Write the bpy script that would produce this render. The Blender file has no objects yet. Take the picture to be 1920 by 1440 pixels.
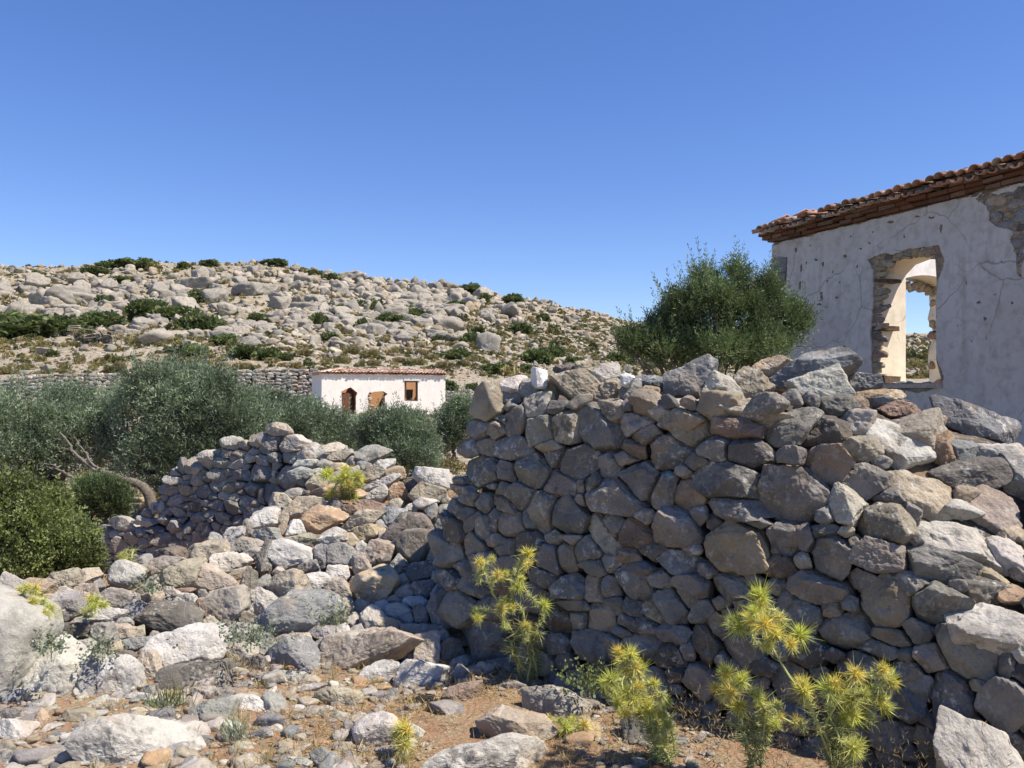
import bpy, bmesh, math, random
import numpy as np
from mathutils import Vector, Matrix
from mathutils.geometry import tessellate_polygon

random.seed(7)
RNG = np.random.default_rng(7)
scene = bpy.context.scene
COL = scene.collection

# ------------------------------------------------------------------ camera
F = 1560.0                      # focal length in pixels of the 1920 px wide photo
PITCH = math.atan(24 / F)
EYE = 1.6
cam_d = bpy.data.cameras.new("camera")
cam_d.sensor_width = 36.0
cam_d.lens = 36.0 * F / 1920
cam_d.clip_start = 0.05
cam_d.clip_end = 6000
cam = bpy.data.objects.new("camera", cam_d)
cam.location = (0, 0, EYE)
cam.rotation_euler = (math.pi / 2 + PITCH, 0, 0)
COL.objects.link(cam)
scene.camera = cam

# ------------------------------------------------------------------ light
SUN_AZ = math.radians(112)      # clockwise from the view direction (+Y)
SUN_EL = math.radians(55)
world = bpy.data.worlds.new("World")
scene.world = world
world.use_nodes = True
wn = world.node_tree
bg = wn.nodes["Background"]
sky = wn.nodes.new("ShaderNodeTexSky")
sky.sky_type = "NISHITA"
sky.sun_disc = False
sky.sun_elevation = SUN_EL
sky.sun_rotation = SUN_AZ
sky.altitude = 1500
sky.air_density = 1.0
sky.dust_density = 0.0
sky.ozone_density = 4.0
hsv = wn.nodes.new("ShaderNodeHueSaturation")
hsv.inputs["Hue"].default_value = 0.519
hsv.inputs["Saturation"].default_value = 1.24
wn.links.new(sky.outputs[0], hsv.inputs["Color"])
gam = wn.nodes.new("ShaderNodeGamma")
gam.inputs[1].default_value = 0.8
wn.links.new(hsv.outputs[0], gam.inputs[0])
wn.links.new(gam.outputs[0], bg.inputs[0])
bg.inputs[1].default_value = 0.15
sun_d = bpy.data.lights.new("sun", "SUN")
sun_d.energy = 5.0
sun_d.angle = math.radians(0.53)
sun_d.color = (1.0, 0.90, 0.765)
sun = bpy.data.objects.new("sun", sun_d)
SUN_DIR = Vector((math.sin(SUN_AZ) * math.cos(SUN_EL), math.cos(SUN_AZ) * math.cos(SUN_EL), math.sin(SUN_EL)))
sun.rotation_euler = SUN_DIR.to_track_quat("Z", "Y").to_euler()
sun.location = (20, 0, 40)
COL.objects.link(sun)
scene.view_settings.view_transform = "Standard"
scene.view_settings.look = "None"
scene.view_settings.exposure = 0.7
scene.view_settings.gamma = 1
scene.cycles.max_bounces = 6
scene.cycles.diffuse_bounces = 3
scene.cycles.transparent_max_bounces = 4
scene.cycles.use_denoising = True

# ------------------------------------------------------------------ helpers
CP, SP = math.cos(PITCH), math.sin(PITCH)

def slope(py):
    b = (720 - py) / F
    return (SP + b * CP) / (CP - b * SP)

def kx(px, py=744):
    b = (720 - py) / F
    return (px - 960) / F / (CP - b * SP)

def at(px, py, Y):
    return np.array([kx(px, py) * Y, Y, EYE + slope(py) * Y])

def ground_pt(px, py, z=0.0):
    return at(px, py, (z - EYE) / slope(py))

def unit(v):
    v = np.asarray(v, float)
    return v / np.linalg.norm(v)

def tag(o, label=None, cat=None, group=None, kind=None):
    if label: o["label"] = label
    if cat: o["category"] = cat
    if group: o["group"] = group
    if kind: o["kind"] = kind
    return o

def empty(name, loc, label=None, cat=None, group=None):
    o = bpy.data.objects.new(name, None)
    o.empty_display_size = 0.2
    o.location = loc
    COL.objects.link(o)
    return tag(o, label, cat, group)

def mesh_data(name, V, Fs, mat, cols=None, smooth=True, midx=None):
    """V (n,3); Fs array (m,k) or list of such arrays."""
    if not isinstance(Fs, list): Fs = [Fs]
    me = bpy.data.meshes.new(name)
    V = np.asarray(V, np.float32)
    me.vertices.add(len(V))
    me.vertices.foreach_set("co", V.ravel())
    loops = np.concatenate([np.asarray(f, np.int32).ravel() for f in Fs])
    tot = np.concatenate([np.full(len(f), np.asarray(f).shape[1], np.int32) for f in Fs])
    start = np.concatenate([[0], np.cumsum(tot)[:-1]]).astype(np.int32)
    me.loops.add(len(loops))
    me.loops.foreach_set("vertex_index", loops)
    me.polygons.add(len(tot))
    me.polygons.foreach_set("loop_start", start)
    me.polygons.foreach_set("loop_total", tot)
    me.polygons.foreach_set("use_smooth", np.full(len(tot), bool(smooth)))
    for m in (mat if isinstance(mat, (list, tuple)) else [mat]): me.materials.append(m)
    if midx is not None: me.polygons.foreach_set("material_index", np.asarray(midx, np.int32))
    if cols is not None:
        a = me.attributes.new("tint", "FLOAT_COLOR", "POINT")
        c = np.asarray(cols, np.float32)
        if c.ndim == 1: c = np.tile(c, (len(V), 1))
        a.data.foreach_set("color", c.ravel())
    me.update(calc_edges=True)
    me.validate()
    return me

def link(name, me, parent=None, loc=None):
    o = bpy.data.objects.new(name, me)
    COL.objects.link(o)
    if parent is not None: o.parent = parent
    if loc is not None: o.location = loc
    return o

def put(name, V, Fs, mat, parent=None, cols=None, smooth=True, origin=None, midx=None):
    """world-space vertices -> object whose origin is ORIGIN (or the parent's place)."""
    V = np.asarray(V, float)
    if parent is not None:
        base = np.array(parent.matrix_basis.translation)
        pp = parent
        while pp.parent is not None:
            pp = pp.parent; base = base + np.array(pp.matrix_basis.translation)
    else:
        base = np.zeros(3)
    org = np.array(origin if origin is not None else (base if parent is not None else V.mean(0)), float)
    o = link(name, mesh_data(name, V - org, Fs, mat, cols, smooth, midx), parent, org - base)
    return o

class Bag:
    """collects meshes into one."""
    def __init__(s): s.V, s.F, s.C, s.n = [], {}, [], 0
    def add(s, V, Fc, col=None):
        V = np.asarray(V, float)
        for f in (Fc if isinstance(Fc, list) else [Fc]):
            f = np.asarray(f); s.F.setdefault(f.shape[1], []).append(f + s.n)
        s.V.append(V); s.n += len(V)
        if col is not None:
            c = np.asarray(col, float)
            s.C.append(np.tile(c, (len(V), 1)) if c.ndim == 1 else c)
    def build(s, name, mat, parent=None, smooth=True, origin=None):
        V = np.concatenate(s.V); Fs = [np.concatenate(f) for f in s.F.values()]
        return put(name, V, Fs, mat, parent, np.concatenate(s.C) if s.C else None, smooth, origin)

# ---- noise
def _hash(ix, iy, iz, seed):
    h = (ix * 374761393 + iy * 668265263 + iz * 2147483647 + seed * 1274126177) & 0xFFFFFFFF
    h = ((h ^ (h >> 13)) * 1274126177) & 0xFFFFFFFF
    h = ((h ^ (h >> 16)) * 2246822519) & 0xFFFFFFFF
    return ((h ^ (h >> 15)) & 0xFFFFFF) / float(0xFFFFFF)

def vnoise(P, seed=0):
    P = np.asarray(P, float)
    i = np.floor(P).astype(np.int64); f = P - i
    f = f * f * f * (f * (f * 6 - 15) + 10)
    x, y, z = i[:, 0], i[:, 1], i[:, 2]
    r = 0
    for dx in (0, 1):
        wx = f[:, 0] if dx else 1 - f[:, 0]
        for dy in (0, 1):
            wy = f[:, 1] if dy else 1 - f[:, 1]
            for dz in (0, 1):
                wz = f[:, 2] if dz else 1 - f[:, 2]
                r = r + wx * wy * wz * _hash(x + dx, y + dy, z + dz, seed)
    return r * 2 - 1

def fbm(P, octaves=3, seed=0, gain=0.5):
    r, a, s = 0, 1.0, 1.0
    for o in range(octaves):
        r = r + a * vnoise(np.asarray(P) * s + o * 17.3, seed + o); a *= gain; s *= 2.03
    return r

# ---- rocks
ICO = {}
def ico(level):
    if level not in ICO:
        bm = bmesh.new()
        bmesh.ops.create_icosphere(bm, subdivisions=level, radius=1)
        V = np.array([v.co[:] for v in bm.verts]); V /= np.linalg.norm(V, axis=1)[:, None]
        Fc = np.array([[v.index for v in f.verts] for f in bm.faces], np.int32)
        bm.free(); ICO[level] = (V, Fc)
    return ICO[level]

def rock(a, b, c, seed, lvl=4, planes=None, rough=0.05, p=18, facets=13, roundness=0.0, sides=0):
    """a chiselled stone: a smoothed polytope in an (a,b,c) box. planes: [(nx,ny,nz,h)] in local metres."""
    rng = np.random.default_rng(seed)
    D, Fc = ico(lvl)
    S = np.array([a, b, c])
    packed = sides > 0 or (planes is not None and len(planes) > 2)
    if planes is None or not len(planes): planes = [(0, 0, -1, c * 1.2)]
    if packed:
        # a stone bedded among others: its sides are the joints, its face one broken flat and two or three bevels
        m_ = int(rng.integers(2, 5))
        an = rng.uniform(0, 6.28, m_); tl_ = rng.uniform(0.35, 1.3, m_)
        N = np.stack([np.cos(an) * tl_, np.sin(an) * tl_, np.ones(m_)], 1)
        N = np.concatenate([N, [[rng.normal() * .25, rng.normal() * .25, 1.0]], [[0, 0, -1.0]]]); N /= np.linalg.norm(N, axis=1)[:, None]
        h = np.concatenate([rng.uniform(0.84, 1.08, m_), [rng.uniform(.72, .90)], [1.0]])
        pl = np.asarray(planes, float)
        n2 = pl[:, :3] * S; ln = np.linalg.norm(n2, axis=1)
        N = np.concatenate([N, n2 / ln[:, None]]); h = np.concatenate([h, np.maximum(pl[:, 3] / ln, 0.25)])
        if sides:
            th = (np.arange(sides) + rng.uniform(-.32, .32, sides)) * 6.283 / sides + rng.uniform(0, 6.28)
            P_ = np.stack([np.cos(th), np.sin(th), rng.normal(size=sides) * .38], 1); P_ /= np.linalg.norm(P_, axis=1)[:, None]
            N = np.concatenate([N, P_]); h = np.concatenate([h, rng.uniform(0.80, 0.98, sides)])
        lim = 1.9 if not sides else 1.45
    else:
        k_ = max(2, facets // 3)
        N = rng.normal(size=(k_, 3)); N /= np.linalg.norm(N, axis=1)[:, None]
        h = rng.uniform(0.60 + roundness, 0.95, k_)
        ax = np.concatenate([np.eye(3), -np.eye(3)]) + rng.normal(size=(6, 3)) * 0.33
        ax /= np.linalg.norm(ax, axis=1)[:, None]
        N = np.concatenate([N, ax]); h = np.concatenate([h, rng.uniform(0.74, 1.0, 6)])
        lim = 1.22 if p < 16 else 1.55
    if p >= 16: p = 80
    G = np.maximum(D @ N.T, 0) / h
    g = np.maximum(G.max(1), 1 / lim)
    # broken corners: a few small flats struck off the edges
    nb = 5
    N2 = rng.normal(size=(nb, 3)); N2 /= np.linalg.norm(N2, axis=1)[:, None]
    h2 = ((D / g[:, None]) @ N2.T).max(0) * rng.uniform(0.82, 0.95, nb)
    G = np.concatenate([G, np.maximum(D @ N2.T, 0) / h2, np.full((len(D), 1), 1 / lim)], 1)
    g = G.max(1)
    r = 1 / (g * ((G / g[:, None]) ** p).sum(1) ** (1 / p))
    V = D * r[:, None] * S
    m = min(a, b, c)
    off = rng.uniform(-50, 50, 3)
    n1 = fbm(V / (0.9 * m) + off, 5 if lvl > 4 else 4, seed % 97, 0.66)
    ridge = 1 - np.abs(fbm(V / (0.75 * m) + off + 31, 3, seed % 83, 0.6)) * 2
    chip = np.maximum(0, fbm(V / (0.5 * m) + off + 9, 2, seed % 89) - 0.2)
    V = V + D * (rough * m * min(1.0, (0.05 / m) ** 0.5 if lvl > 3 and m < 0.6 else 1.0) * (0.75 * n1 - 0.45 * np.maximum(ridge, 0) ** 3 - 1.3 * chip))[:, None]
    return V, Fc

TONE = {"g": (.295, .285, .265), "b": (.225, .228, .23), "t": (.39, .335, .25), "r": (.285, .20, .15), "w": (.51, .475, .415),
        "y": (.46, .355, .225), "p": (.355, .315, .275), "d": (.18, .158, .135), "o": (.43, .285, .17)}
TONE_WORD = {"g": "grey", "b": "blue-grey", "t": "tan", "r": "reddish brown", "w": "whitish", "y": "ochre", "p": "pinkish grey", "d": "dark brown", "o": "orange"}

def calm(c, f):
    """a weathered, greyer version of a stone colour"""
    l = c[:3] @ np.array([.3, .55, .15]); g = l * np.array([1.035, 1.0, .93])
    return np.array([*(c[:3] * (1 - f) + g * f), c[3]])

def tint(code, seed):
    rng = np.random.default_rng(seed + 991)
    c = np.array(TONE[code]) * rng.uniform(0.88, 1.12) * (1 + rng.normal(size=3) * 0.02)
    return np.array([c[0], c[1], c[2], rng.uniform()])

# ---- materials
def new_mat(name):
    m = bpy.data.materials.new(name); m.use_nodes = True
    nt = m.node_tree; b = nt.nodes["Principled BSDF"]
    b.inputs["Roughness"].default_value = 0.9
    b.inputs["Specular IOR Level"].default_value = 0.25
    return m, nt, b

def N(nt, kind, **kw):
    n = nt.nodes.new(kind)
    for k, v in kw.items():
        if hasattr(n, k) and not k.startswith("i_"): setattr(n, k, v)
    return n

def noise(nt, vec, scale, detail=4, rough=0.55, w=None, dist=0.0):
    n = nt.nodes.new("ShaderNodeTexNoise")
    if w is not None:
        n.noise_dimensions = "4D"; nt.links.new(w, n.inputs["W"])
    n.inputs["Scale"].default_value = scale; n.inputs["Detail"].default_value = detail
    n.inputs["Roughness"].default_value = rough; n.inputs["Distortion"].default_value = dist
    nt.links.new(vec, n.inputs["Vector"])
    return n.outputs["Fac"]

def ramp(nt, fac, stops):
    r = nt.nodes.new("ShaderNodeValToRGB")
    el = r.color_ramp.elements
    while len(el) > 1: el.remove(el[-1])
    for i, (p, c) in enumerate(stops):
        e = el[0] if i == 0 else el.new(p)
        e.position = p
        e.color = (c, c, c, 1) if isinstance(c, (int, float)) else (*c, 1)
    nt.links.new(fac, r.inputs[0])
    return r.outputs[0]

def mixc(nt, fac, a, b, mode="MIX"):
    m = nt.nodes.new("ShaderNodeMix"); m.data_type = "RGBA"; m.blend_type = mode
    for s, v in ((m.inputs[0], fac), (m.inputs[6], a), (m.inputs[7], b)):
        if isinstance(v, bpy.types.NodeSocket): nt.links.new(v, s)
        elif isinstance(v, (int, float)): s.default_value = v
        else: s.default_value = (*v, 1)
    return m.outputs[2]

def math_(nt, op, a, b=0.0):
    m = nt.nodes.new("ShaderNodeMath"); m.operation = op
    for s, v in ((m.inputs[0], a), (m.inputs[1], b)):
        if isinstance(v, bpy.types.NodeSocket): nt.links.new(v, s)
        else: s.default_value = v
    return m.outputs[0]

def bump(nt, b, height, strength, dist=0.02, prev=None):
    n = nt.nodes.new("ShaderNodeBump")
    n.inputs["Strength"].default_value = strength; n.inputs["Distance"].default_value = dist
    nt.links.new(height, n.inputs["Height"])
    if prev is not None: nt.links.new(prev, n.inputs["Normal"])
    nt.links.new(n.outputs[0], b.inputs["Normal"])
    return n.outputs[0]

def stone_material(name, scale=1.0, lichen=1.0, objcoord=False, base=None, stain=1.0):
    m, nt, b = new_mat(name)
    if objcoord:
        vec = nt.nodes.new("ShaderNodeTexCoord").outputs["Object"]
        info = nt.nodes.new("ShaderNodeObjectInfo")
        seed, col = info.outputs["Random"], None
        tone = ramp(nt, seed, [(0.0, base[0]), (0.5, base[1]), (1.0, base[2])])
    else:
        vec = nt.nodes.new("ShaderNodeNewGeometry").outputs["Position"]
        at_ = nt.nodes.new("ShaderNodeAttribute"); at_.attribute_name = "tint"
        tone, seed = at_.outputs["Color"], at_.outputs["Alpha"]
    w = math_(nt, "MULTIPLY", seed, 80.0)
    big = noise(nt, vec, 5 * scale, 6, 0.6, w)
    c = mixc(nt, ramp(nt, big, [(0.30, 1.0), (0.62, 0.0)]), tone, mixc(nt, 1.0, tone, (0.52, 0.52, 0.53), "MULTIPLY"))
    st = noise(nt, vec, 3.2 * scale, 5, 0.6, math_(nt, "ADD", w, 7.7))
    c = mixc(nt, ramp(nt, st, [(0.55, 0.0), (0.70, 0.5 * stain)]), c, (0.37, 0.245, 0.135))
    # pale and dark lichen
    l1 = noise(nt, vec, 26 * scale, 5, 0.7, w)
    l1m = noise(nt, vec, 4 * scale, 3, 0.5, math_(nt, "ADD", w, 3.1))
    pale = math_(nt, "MULTIPLY", ramp(nt, l1, [(0.53, 0.0), (0.60, 1.0)]), ramp(nt, l1m, [(0.46, 0.0), (0.62, 0.8 * lichen)]))
    c = mixc(nt, pale, c, (0.50, 0.49, 0.44))
    l2 = noise(nt, vec, 17 * scale, 6, 0.72, math_(nt, "ADD", w, 21.0))
    l2m = noise(nt, vec, 3.5 * scale, 3, 0.5, math_(nt, "ADD", w, 13.0))
    dark = math_(nt, "MULTIPLY", ramp(nt, l2, [(0.50, 0.0), (0.58, 1.0)]), ramp(nt, l2m, [(0.50, 0.0), (0.64, 0.75 * lichen)]))
    c = mixc(nt, dark, c, (0.085, 0.08, 0.07))
    # calcite veins
    v = noise(nt, vec, 2.6 * scale, 3, 0.4, math_(nt, "ADD", w, 41.0), 0.6)
    vein = ramp(nt, v, [(0.497, 0.0), (0.502, 0.22), (0.507, 0.0)])
    c = mixc(nt, vein, c, (0.55, 0.54, 0.51))
    fine = noise(nt, vec, 90 * scale, 5, 0.75)
    c = mixc(nt, 0.30, c, mixc(nt, 1.0, c, ramp(nt, fine, [(0.32, 0.45), (0.68, 1.45)]), "MULTIPLY"))
    nt.links.new(c, b.inputs["Base Color"])
    n1 = bump(nt, b, noise(nt, vec, 16 * scale, 9, 0.72, w), 0.9, 0.03 / scale)
    bump(nt, b, fine, 0.35, 0.006 / scale, n1)
    return m

M_STONE = stone_material("limestone")
M_FARSTONE = stone_material("far_stone", 0.5, 0.8)
M_HILLROCK = stone_material("hill_rock", 1.1, 0.6, True, ((.30, .275, .23), (.36, .33, .275), (.265, .25, .22)), 0.8)
M_SMALLROCK = stone_material("hill_small_rock", 0.35, 0.5, stain=0.7)

def simple_mat(name, cols, scale=8, rough=0.9, bump_s=0.3, detail=5, dist=0.02, attr=False):
    m, nt, b = new_mat(name)
    vec = nt.nodes.new("ShaderNodeNewGeometry").outputs["Position"]
    f = noise(nt, vec, scale, detail, 0.6)
    c = ramp(nt, f, [(0.3, cols[0]), (0.7, cols[1])])
    if attr:
        a = nt.nodes.new("ShaderNodeAttribute"); a.attribute_name = "tint"
        c = mixc(nt, 1.0, c, a.outputs["Color"], "MULTIPLY")
    nt.links.new(c, b.inputs["Base Color"])
    b.inputs["Roughness"].default_value = rough
    if bump_s: bump(nt, b, f, bump_s, dist)
    return m

def leaf_mat(name, top, under, trans=0.25, rough=0.55, var=0.35):
    m, nt, b = new_mat(name)
    a = nt.nodes.new("ShaderNodeAttribute"); a.attribute_name = "tint"
    g = nt.nodes.new("ShaderNodeNewGeometry")
    c = mixc(nt, g.outputs["Backfacing"], top, under)
    c = mixc(nt, 1.0, c, a.outputs["Color"], "MULTIPLY")
    nt.links.new(c, b.inputs["Base Color"])
    b.inputs["Roughness"].default_value = rough
    b.inputs["Specular IOR Level"].default_value = 0.35
    tr = nt.nodes.new("ShaderNodeBsdfTranslucent"); nt.links.new(c, tr.inputs["Color"])
    ms = nt.nodes.new("ShaderNodeMixShader"); ms.inputs[0].default_value = trans
    nt.links.new(b.outputs[0], ms.inputs[1]); nt.links.new(tr.outputs[0], ms.inputs[2])
    nt.links.new(ms.outputs[0], nt.nodes["Material Output"].inputs[0])
    return m

M_OLIVE = leaf_mat("olive_leaf", (.12, .168, .088), (.20, .245, .165))
M_OLIVE2 = leaf_mat("olive_leaf_fresh", (.105, .155, .055), (.15, .195, .095))
M_LENTISK = leaf_mat("lentisk_leaf", (.12, .155, .042), (.16, .19, .075))
M_BUSH = leaf_mat("hill_shrub_leaf", (.135, .18, .058), (.16, .195, .08), 0.3)
M_CUSHION = leaf_mat("dry_cushion_leaf", (.29, .255, .115), (.31, .27, .135), 0.25)
M_THISTLE = leaf_mat("thistle_spine", (.80, .72, .18), (.82, .74, .24), 0.45, 0.5)
M_THISTLE_STEM = leaf_mat("thistle_stem", (.42, .44, .19), (.46, .47, .24), 0.2)
M_HERB = leaf_mat("grey_green_herb", (.20, .24, .15), (.25, .28, .2), 0.25)
M_STRAW = leaf_mat("straw", (.40, .31, .15), (.42, .33, .17), 0.3)
M_BARK = simple_mat("bark", ((.075, .062, .05), (.19, .165, .135)), 25, 0.95, 0.8, 6)
M_DEADWOOD = simple_mat("dead_wood", ((.10, .088, .075), (.21, .19, .165)), 30, 0.9, 0.6, 6)

# ---- tubes
def tube(pts, radii, sides=7, cap=True):
    pts = np.asarray(pts, float); n = len(pts)
    T = np.gradient(pts, axis=0); T /= np.linalg.norm(T, axis=1)[:, None] + 1e-9
    ref = np.array([0.3, 0.2, 1.0])
    A = np.cross(T, ref); A /= np.linalg.norm(A, axis=1)[:, None] + 1e-9
    B = np.cross(T, A)
    ang = np.linspace(0, 2 * math.pi, sides, endpoint=False)
    R = np.asarray(radii, float)[:, None, None]
    V = pts[:, None] + R * (np.cos(ang)[None, :, None] * A[:, None] + np.sin(ang)[None, :, None] * B[:, None])
    V = V.reshape(-1, 3)
    i = np.arange(n - 1)[:, None] * sides; j = np.arange(sides)[None]
    j2 = (j + 1) % sides
    Fq = np.stack([i + j, i + j2, i + sides + j2, i + sides + j], -1).reshape(-1, 4)
    return V, Fq

def bez(p0, p1, p2, n=8):
    t = np.linspace(0, 1, n)[:, None]
    return (1 - t) ** 2 * np.asarray(p0) + 2 * t * (1 - t) * np.asarray(p1) + t ** 2 * np.asarray(p2)

def wiggle(pts, amp, seed, taper=True):
    pts = np.array(pts, float); n = len(pts)
    d = np.stack([vnoise(np.stack([np.arange(n) * 0.7 + seed * 3.1, np.full(n, i * 9.0), np.zeros(n)], 1), seed) for i in range(3)], 1)
    wgt = np.sin(np.linspace(0, math.pi, n))[:, None] if taper else np.ones((n, 1))
    return pts + d * amp * wgt

# ---- leaves: one diamond per leaf
def leaves(P, D, Nn, L, W, cols):
    """P base, D unit direction, Nn rough normal, L, W (n,) -> V, F, C"""
    S = np.cross(D, Nn); S /= np.linalg.norm(S, axis=1)[:, None] + 1e-9
    L = L[:, None]; W = W[:, None]
    mid = P + D * L * 0.5
    V = np.stack([P, mid + S * W * .5, P + D * L, mid - S * W * .5], 1).reshape(-1, 3)
    Fq = np.arange(len(P) * 4, dtype=np.int32).reshape(-1, 4)
    return V, Fq, np.repeat(cols, 4, 0)

def rand_unit(rng, n):
    v = rng.normal(size=(n, 3)); return v / np.linalg.norm(v, axis=1)[:, None]

def sprigs(rng, O, D, length, pairs, L, W, spread=0.85, bright=None):
    """O, D (n,3): sprig base and direction; opposite leaf pairs along each."""
    n = len(O)
    A = np.cross(D, rand_unit(rng, n)); A /= np.linalg.norm(A, axis=1)[:, None] + 1e-9
    B = np.cross(D, A)
    Ps, Ds, Ns, Ls, Ws, Cs = [], [], [], [], [], []
    tone = rng.uniform(0.72, 1.28, n) if bright is None else bright
    for k in range(pairs):
        s = (k + rng.uniform(0.2, 0.8, n)) / pairs
        ax, bx = (A, B) if k % 2 == 0 else (B, A)
        for sg in (1, -1):
            d = D * (0.55 + 0.5 * s[:, None]) + ax * sg * spread * (1.1 - 0.5 * s[:, None]) + rng.normal(size=(n, 3)) * 0.18
            d /= np.linalg.norm(d, axis=1)[:, None]
            Ps.append(O + D * (length * s)[:, None]); Ds.append(d)
            Ns.append(bx + rng.normal(size=(n, 3)) * 0.5)
            sz = (1.05 - 0.35 * s) * rng.uniform(0.75, 1.2, n)
            Ls.append(L * sz); Ws.append(W * sz)
            t = tone * rng.uniform(0.88, 1.12, n)
            Cs.append(np.stack([t, t, t * rng.uniform(0.9, 1.1, n), np.ones(n)], 1))
    return leaves(np.concatenate(Ps), np.concatenate(Ds), np.concatenate(Ns), np.concatenate(Ls), np.concatenate(Ws), np.concatenate(Cs))

def crown(lobes, n, seed, length=0.24, pairs=6, L=0.065, W=0.015, up=0.7, inner=0.3, lump=0.25, spread=0.85, gaps=0.55):
    """lobes: rows cx,cy,cz,rx,ry,rz."""
    rng = np.random.default_rng(seed)
    lb = np.asarray(lobes, float)
    wgt = (lb[:, 3] * lb[:, 4] + lb[:, 4] * lb[:, 5] + lb[:, 3] * lb[:, 5]); wgt /= wgt.sum()
    k = rng.choice(len(lb), n, p=wgt)
    d = rand_unit(rng, n)
    d[:, 2] = np.where((d[:, 2] < -0.3) & (rng.uniform(size=n) < 0.6), -d[:, 2], d[:, 2])
    r = np.where(rng.uniform(size=n) < inner, rng.uniform(0.35, 0.85, n), rng.uniform(0.82, 1.02, n))
    ls = fbm(d * 2.3 + k[:, None] * 7.1 + seed, 2, seed)
    r = r * (1 + lump * ls)
    gap = fbm(lb[k, :3] + d * lb[k, 3:] * r[:, None] * 1.0 + seed * 1.7, 2, seed + 5)
    keep = (gap * 1.0 + rng.uniform(-0.5, 0.5, n)) > -gaps
    d, r, k = d[keep], r[keep], k[keep]; n = len(k)
    O = lb[k, :3] + d * lb[k, 3:] * r[:, None]
    D = d * lb[k, 3:].mean(1)[:, None] / lb[k, 3:] * 0.8 + np.array([0, 0, up]) + rng.normal(size=(n, 3)) * 0.38
    D /= np.linalg.norm(D, axis=1)[:, None]
    len_ = length * rng.uniform(0.6, 1.35, n)
    return sprigs(rng, O - D * (len_ * 0.4)[:, None], D, len_, pairs, L, W, spread)

# ---- labels that single out
USED = {}
def ordinals(items):
    """items: [obj, base label, px, py]; ties become 'second from the left of n' by their place."""
    by = {}
    for it in items: by.setdefault(it[1], []).append(it)
    words_ = "first second third fourth fifth sixth seventh eighth ninth tenth eleventh twelfth thirteenth fourteenth fifteenth sixteenth seventeenth eighteenth nineteenth twentieth".split()
    for lab, v in by.items():
        if len(v) == 1: v[0][0]["label"] = lab; continue
        v.sort(key=lambda t: t[2])
        for i, it in enumerate(v):
            if i == 0: o = "leftmost"
            elif i == len(v) - 1: o = "rightmost"
            else: o = (words_[i] if i < 20 else "further") + " from left"
            it[0]["label"] = lab + ", " + o

# ------------------------------------------------------------------ the lie of the land
def ridge_y(px):
    return np.interp(px, [-900, 0, 150, 330, 450, 560, 700, 800, 900, 1000, 1100, 1180, 1300, 1700, 2700],
                     [512, 500, 495, 491, 494, 502, 523, 537, 550, 562, 582, 605, 614, 624, 634])
def step_y(px):
    return np.interp(px, [0, 590, 840, 1100], [709, 702, 738, 743])
YT = 60.0
# rubble heap, by its crest: px, crest depth, crest height; and its foot depth
_rp = [-300, 0, 180, 300, 430, 500, 560, 620, 660, 720, 780, 840, 900, 960]
_ry = [1080, 1085, 1058, 1035, 985, 945, 905, 868, 862, 870, 885, 890, 900, 930]
_rY = [5.0, 5.1, 5.6, 6.0, 6.6, 7.0, 7.3, 7.7, 7.8, 7.6, 7.3, 6.9, 6.3, 5.6]
_rz = [EYE + slope(a) * b for a, b in zip(_ry, _rY)]
_fy = {0: 1300, 200: 1290, 420: 1260, 700: 1235, 960: 1240}
def heap(px):
    px = np.asarray(px, float)
    RY = np.interp(px, _rp, _rY); RZ = np.interp(px, _rp, _rz)
    fy = np.interp(px, list(_fy), list(_fy.values()))
    YF = -EYE / ((24 / F) - (fy - 720) / F)
    return YF, RY, RZ

def terrain(x, y, fine=True):
    x = np.asarray(x, float); y = np.asarray(y, float)
    px = 960 + F * x / np.maximum(y, 0.3)
    z = np.interp(y, [0, 14, 30, 59, YT], [0, 0, 0.05, 0.6, 0.6])
    # hill
    zs = EYE + (744 - step_y(px)) / F * YT
    s = np.clip((y - YT) / 112, 0, 1) ** 0.85
    prof = step_y(px) + (ridge_y(px) - step_y(px)) * s
    hz = EYE + (744 - prof) / F * np.minimum(y, YT + 112)
    hz = hz - 0.05 * np.maximum(0, y - YT - 112)
    hz = np.maximum(hz, -4 + 0 * hz)
    z = np.where(y > YT + 0.25, hz, z + (zs - z) * np.clip((y - YT) / 0.25, 0, 1))
    # heap of fallen stones
    YF, RY, RZ = heap(px)
    up = np.clip((y - YF) / (RY - YF), 0, 1)
    dn = 1 - np.clip((y - RY) / 1.0, 0, 1)
    m = RZ * up * dn * np.clip((1010 - px) / 90, 0, 1) * (y < 12)
    # the ground lies lower behind the heap
    z = z - 0.40 * np.clip((y - RY) / 1.0, 0, 1) * np.clip((760 - px) / 120, 0, 1) * np.clip((26 - y) / 12, 0, 1)
    z = z + np.where(y < 12, np.maximum(m - 0.10 * (up > 0.05), 0), 0)
    if fine:
        P = np.stack([x, y, 0 * x], -1).reshape(-1, 3)
        f1 = fbm(P * 1.3, 3, 3).reshape(x.shape); f2 = fbm(P * 0.12, 4, 9).reshape(x.shape)
        near = np.clip(1 - y / 30, 0, 1)
        z = z + 0.022 * f1 * near + np.where(y > YT + 1, 0.42 * f2 * np.clip((y - YT) / 25, 0, 1), 0.05 * f2 * (y > 13))
    return z

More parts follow.
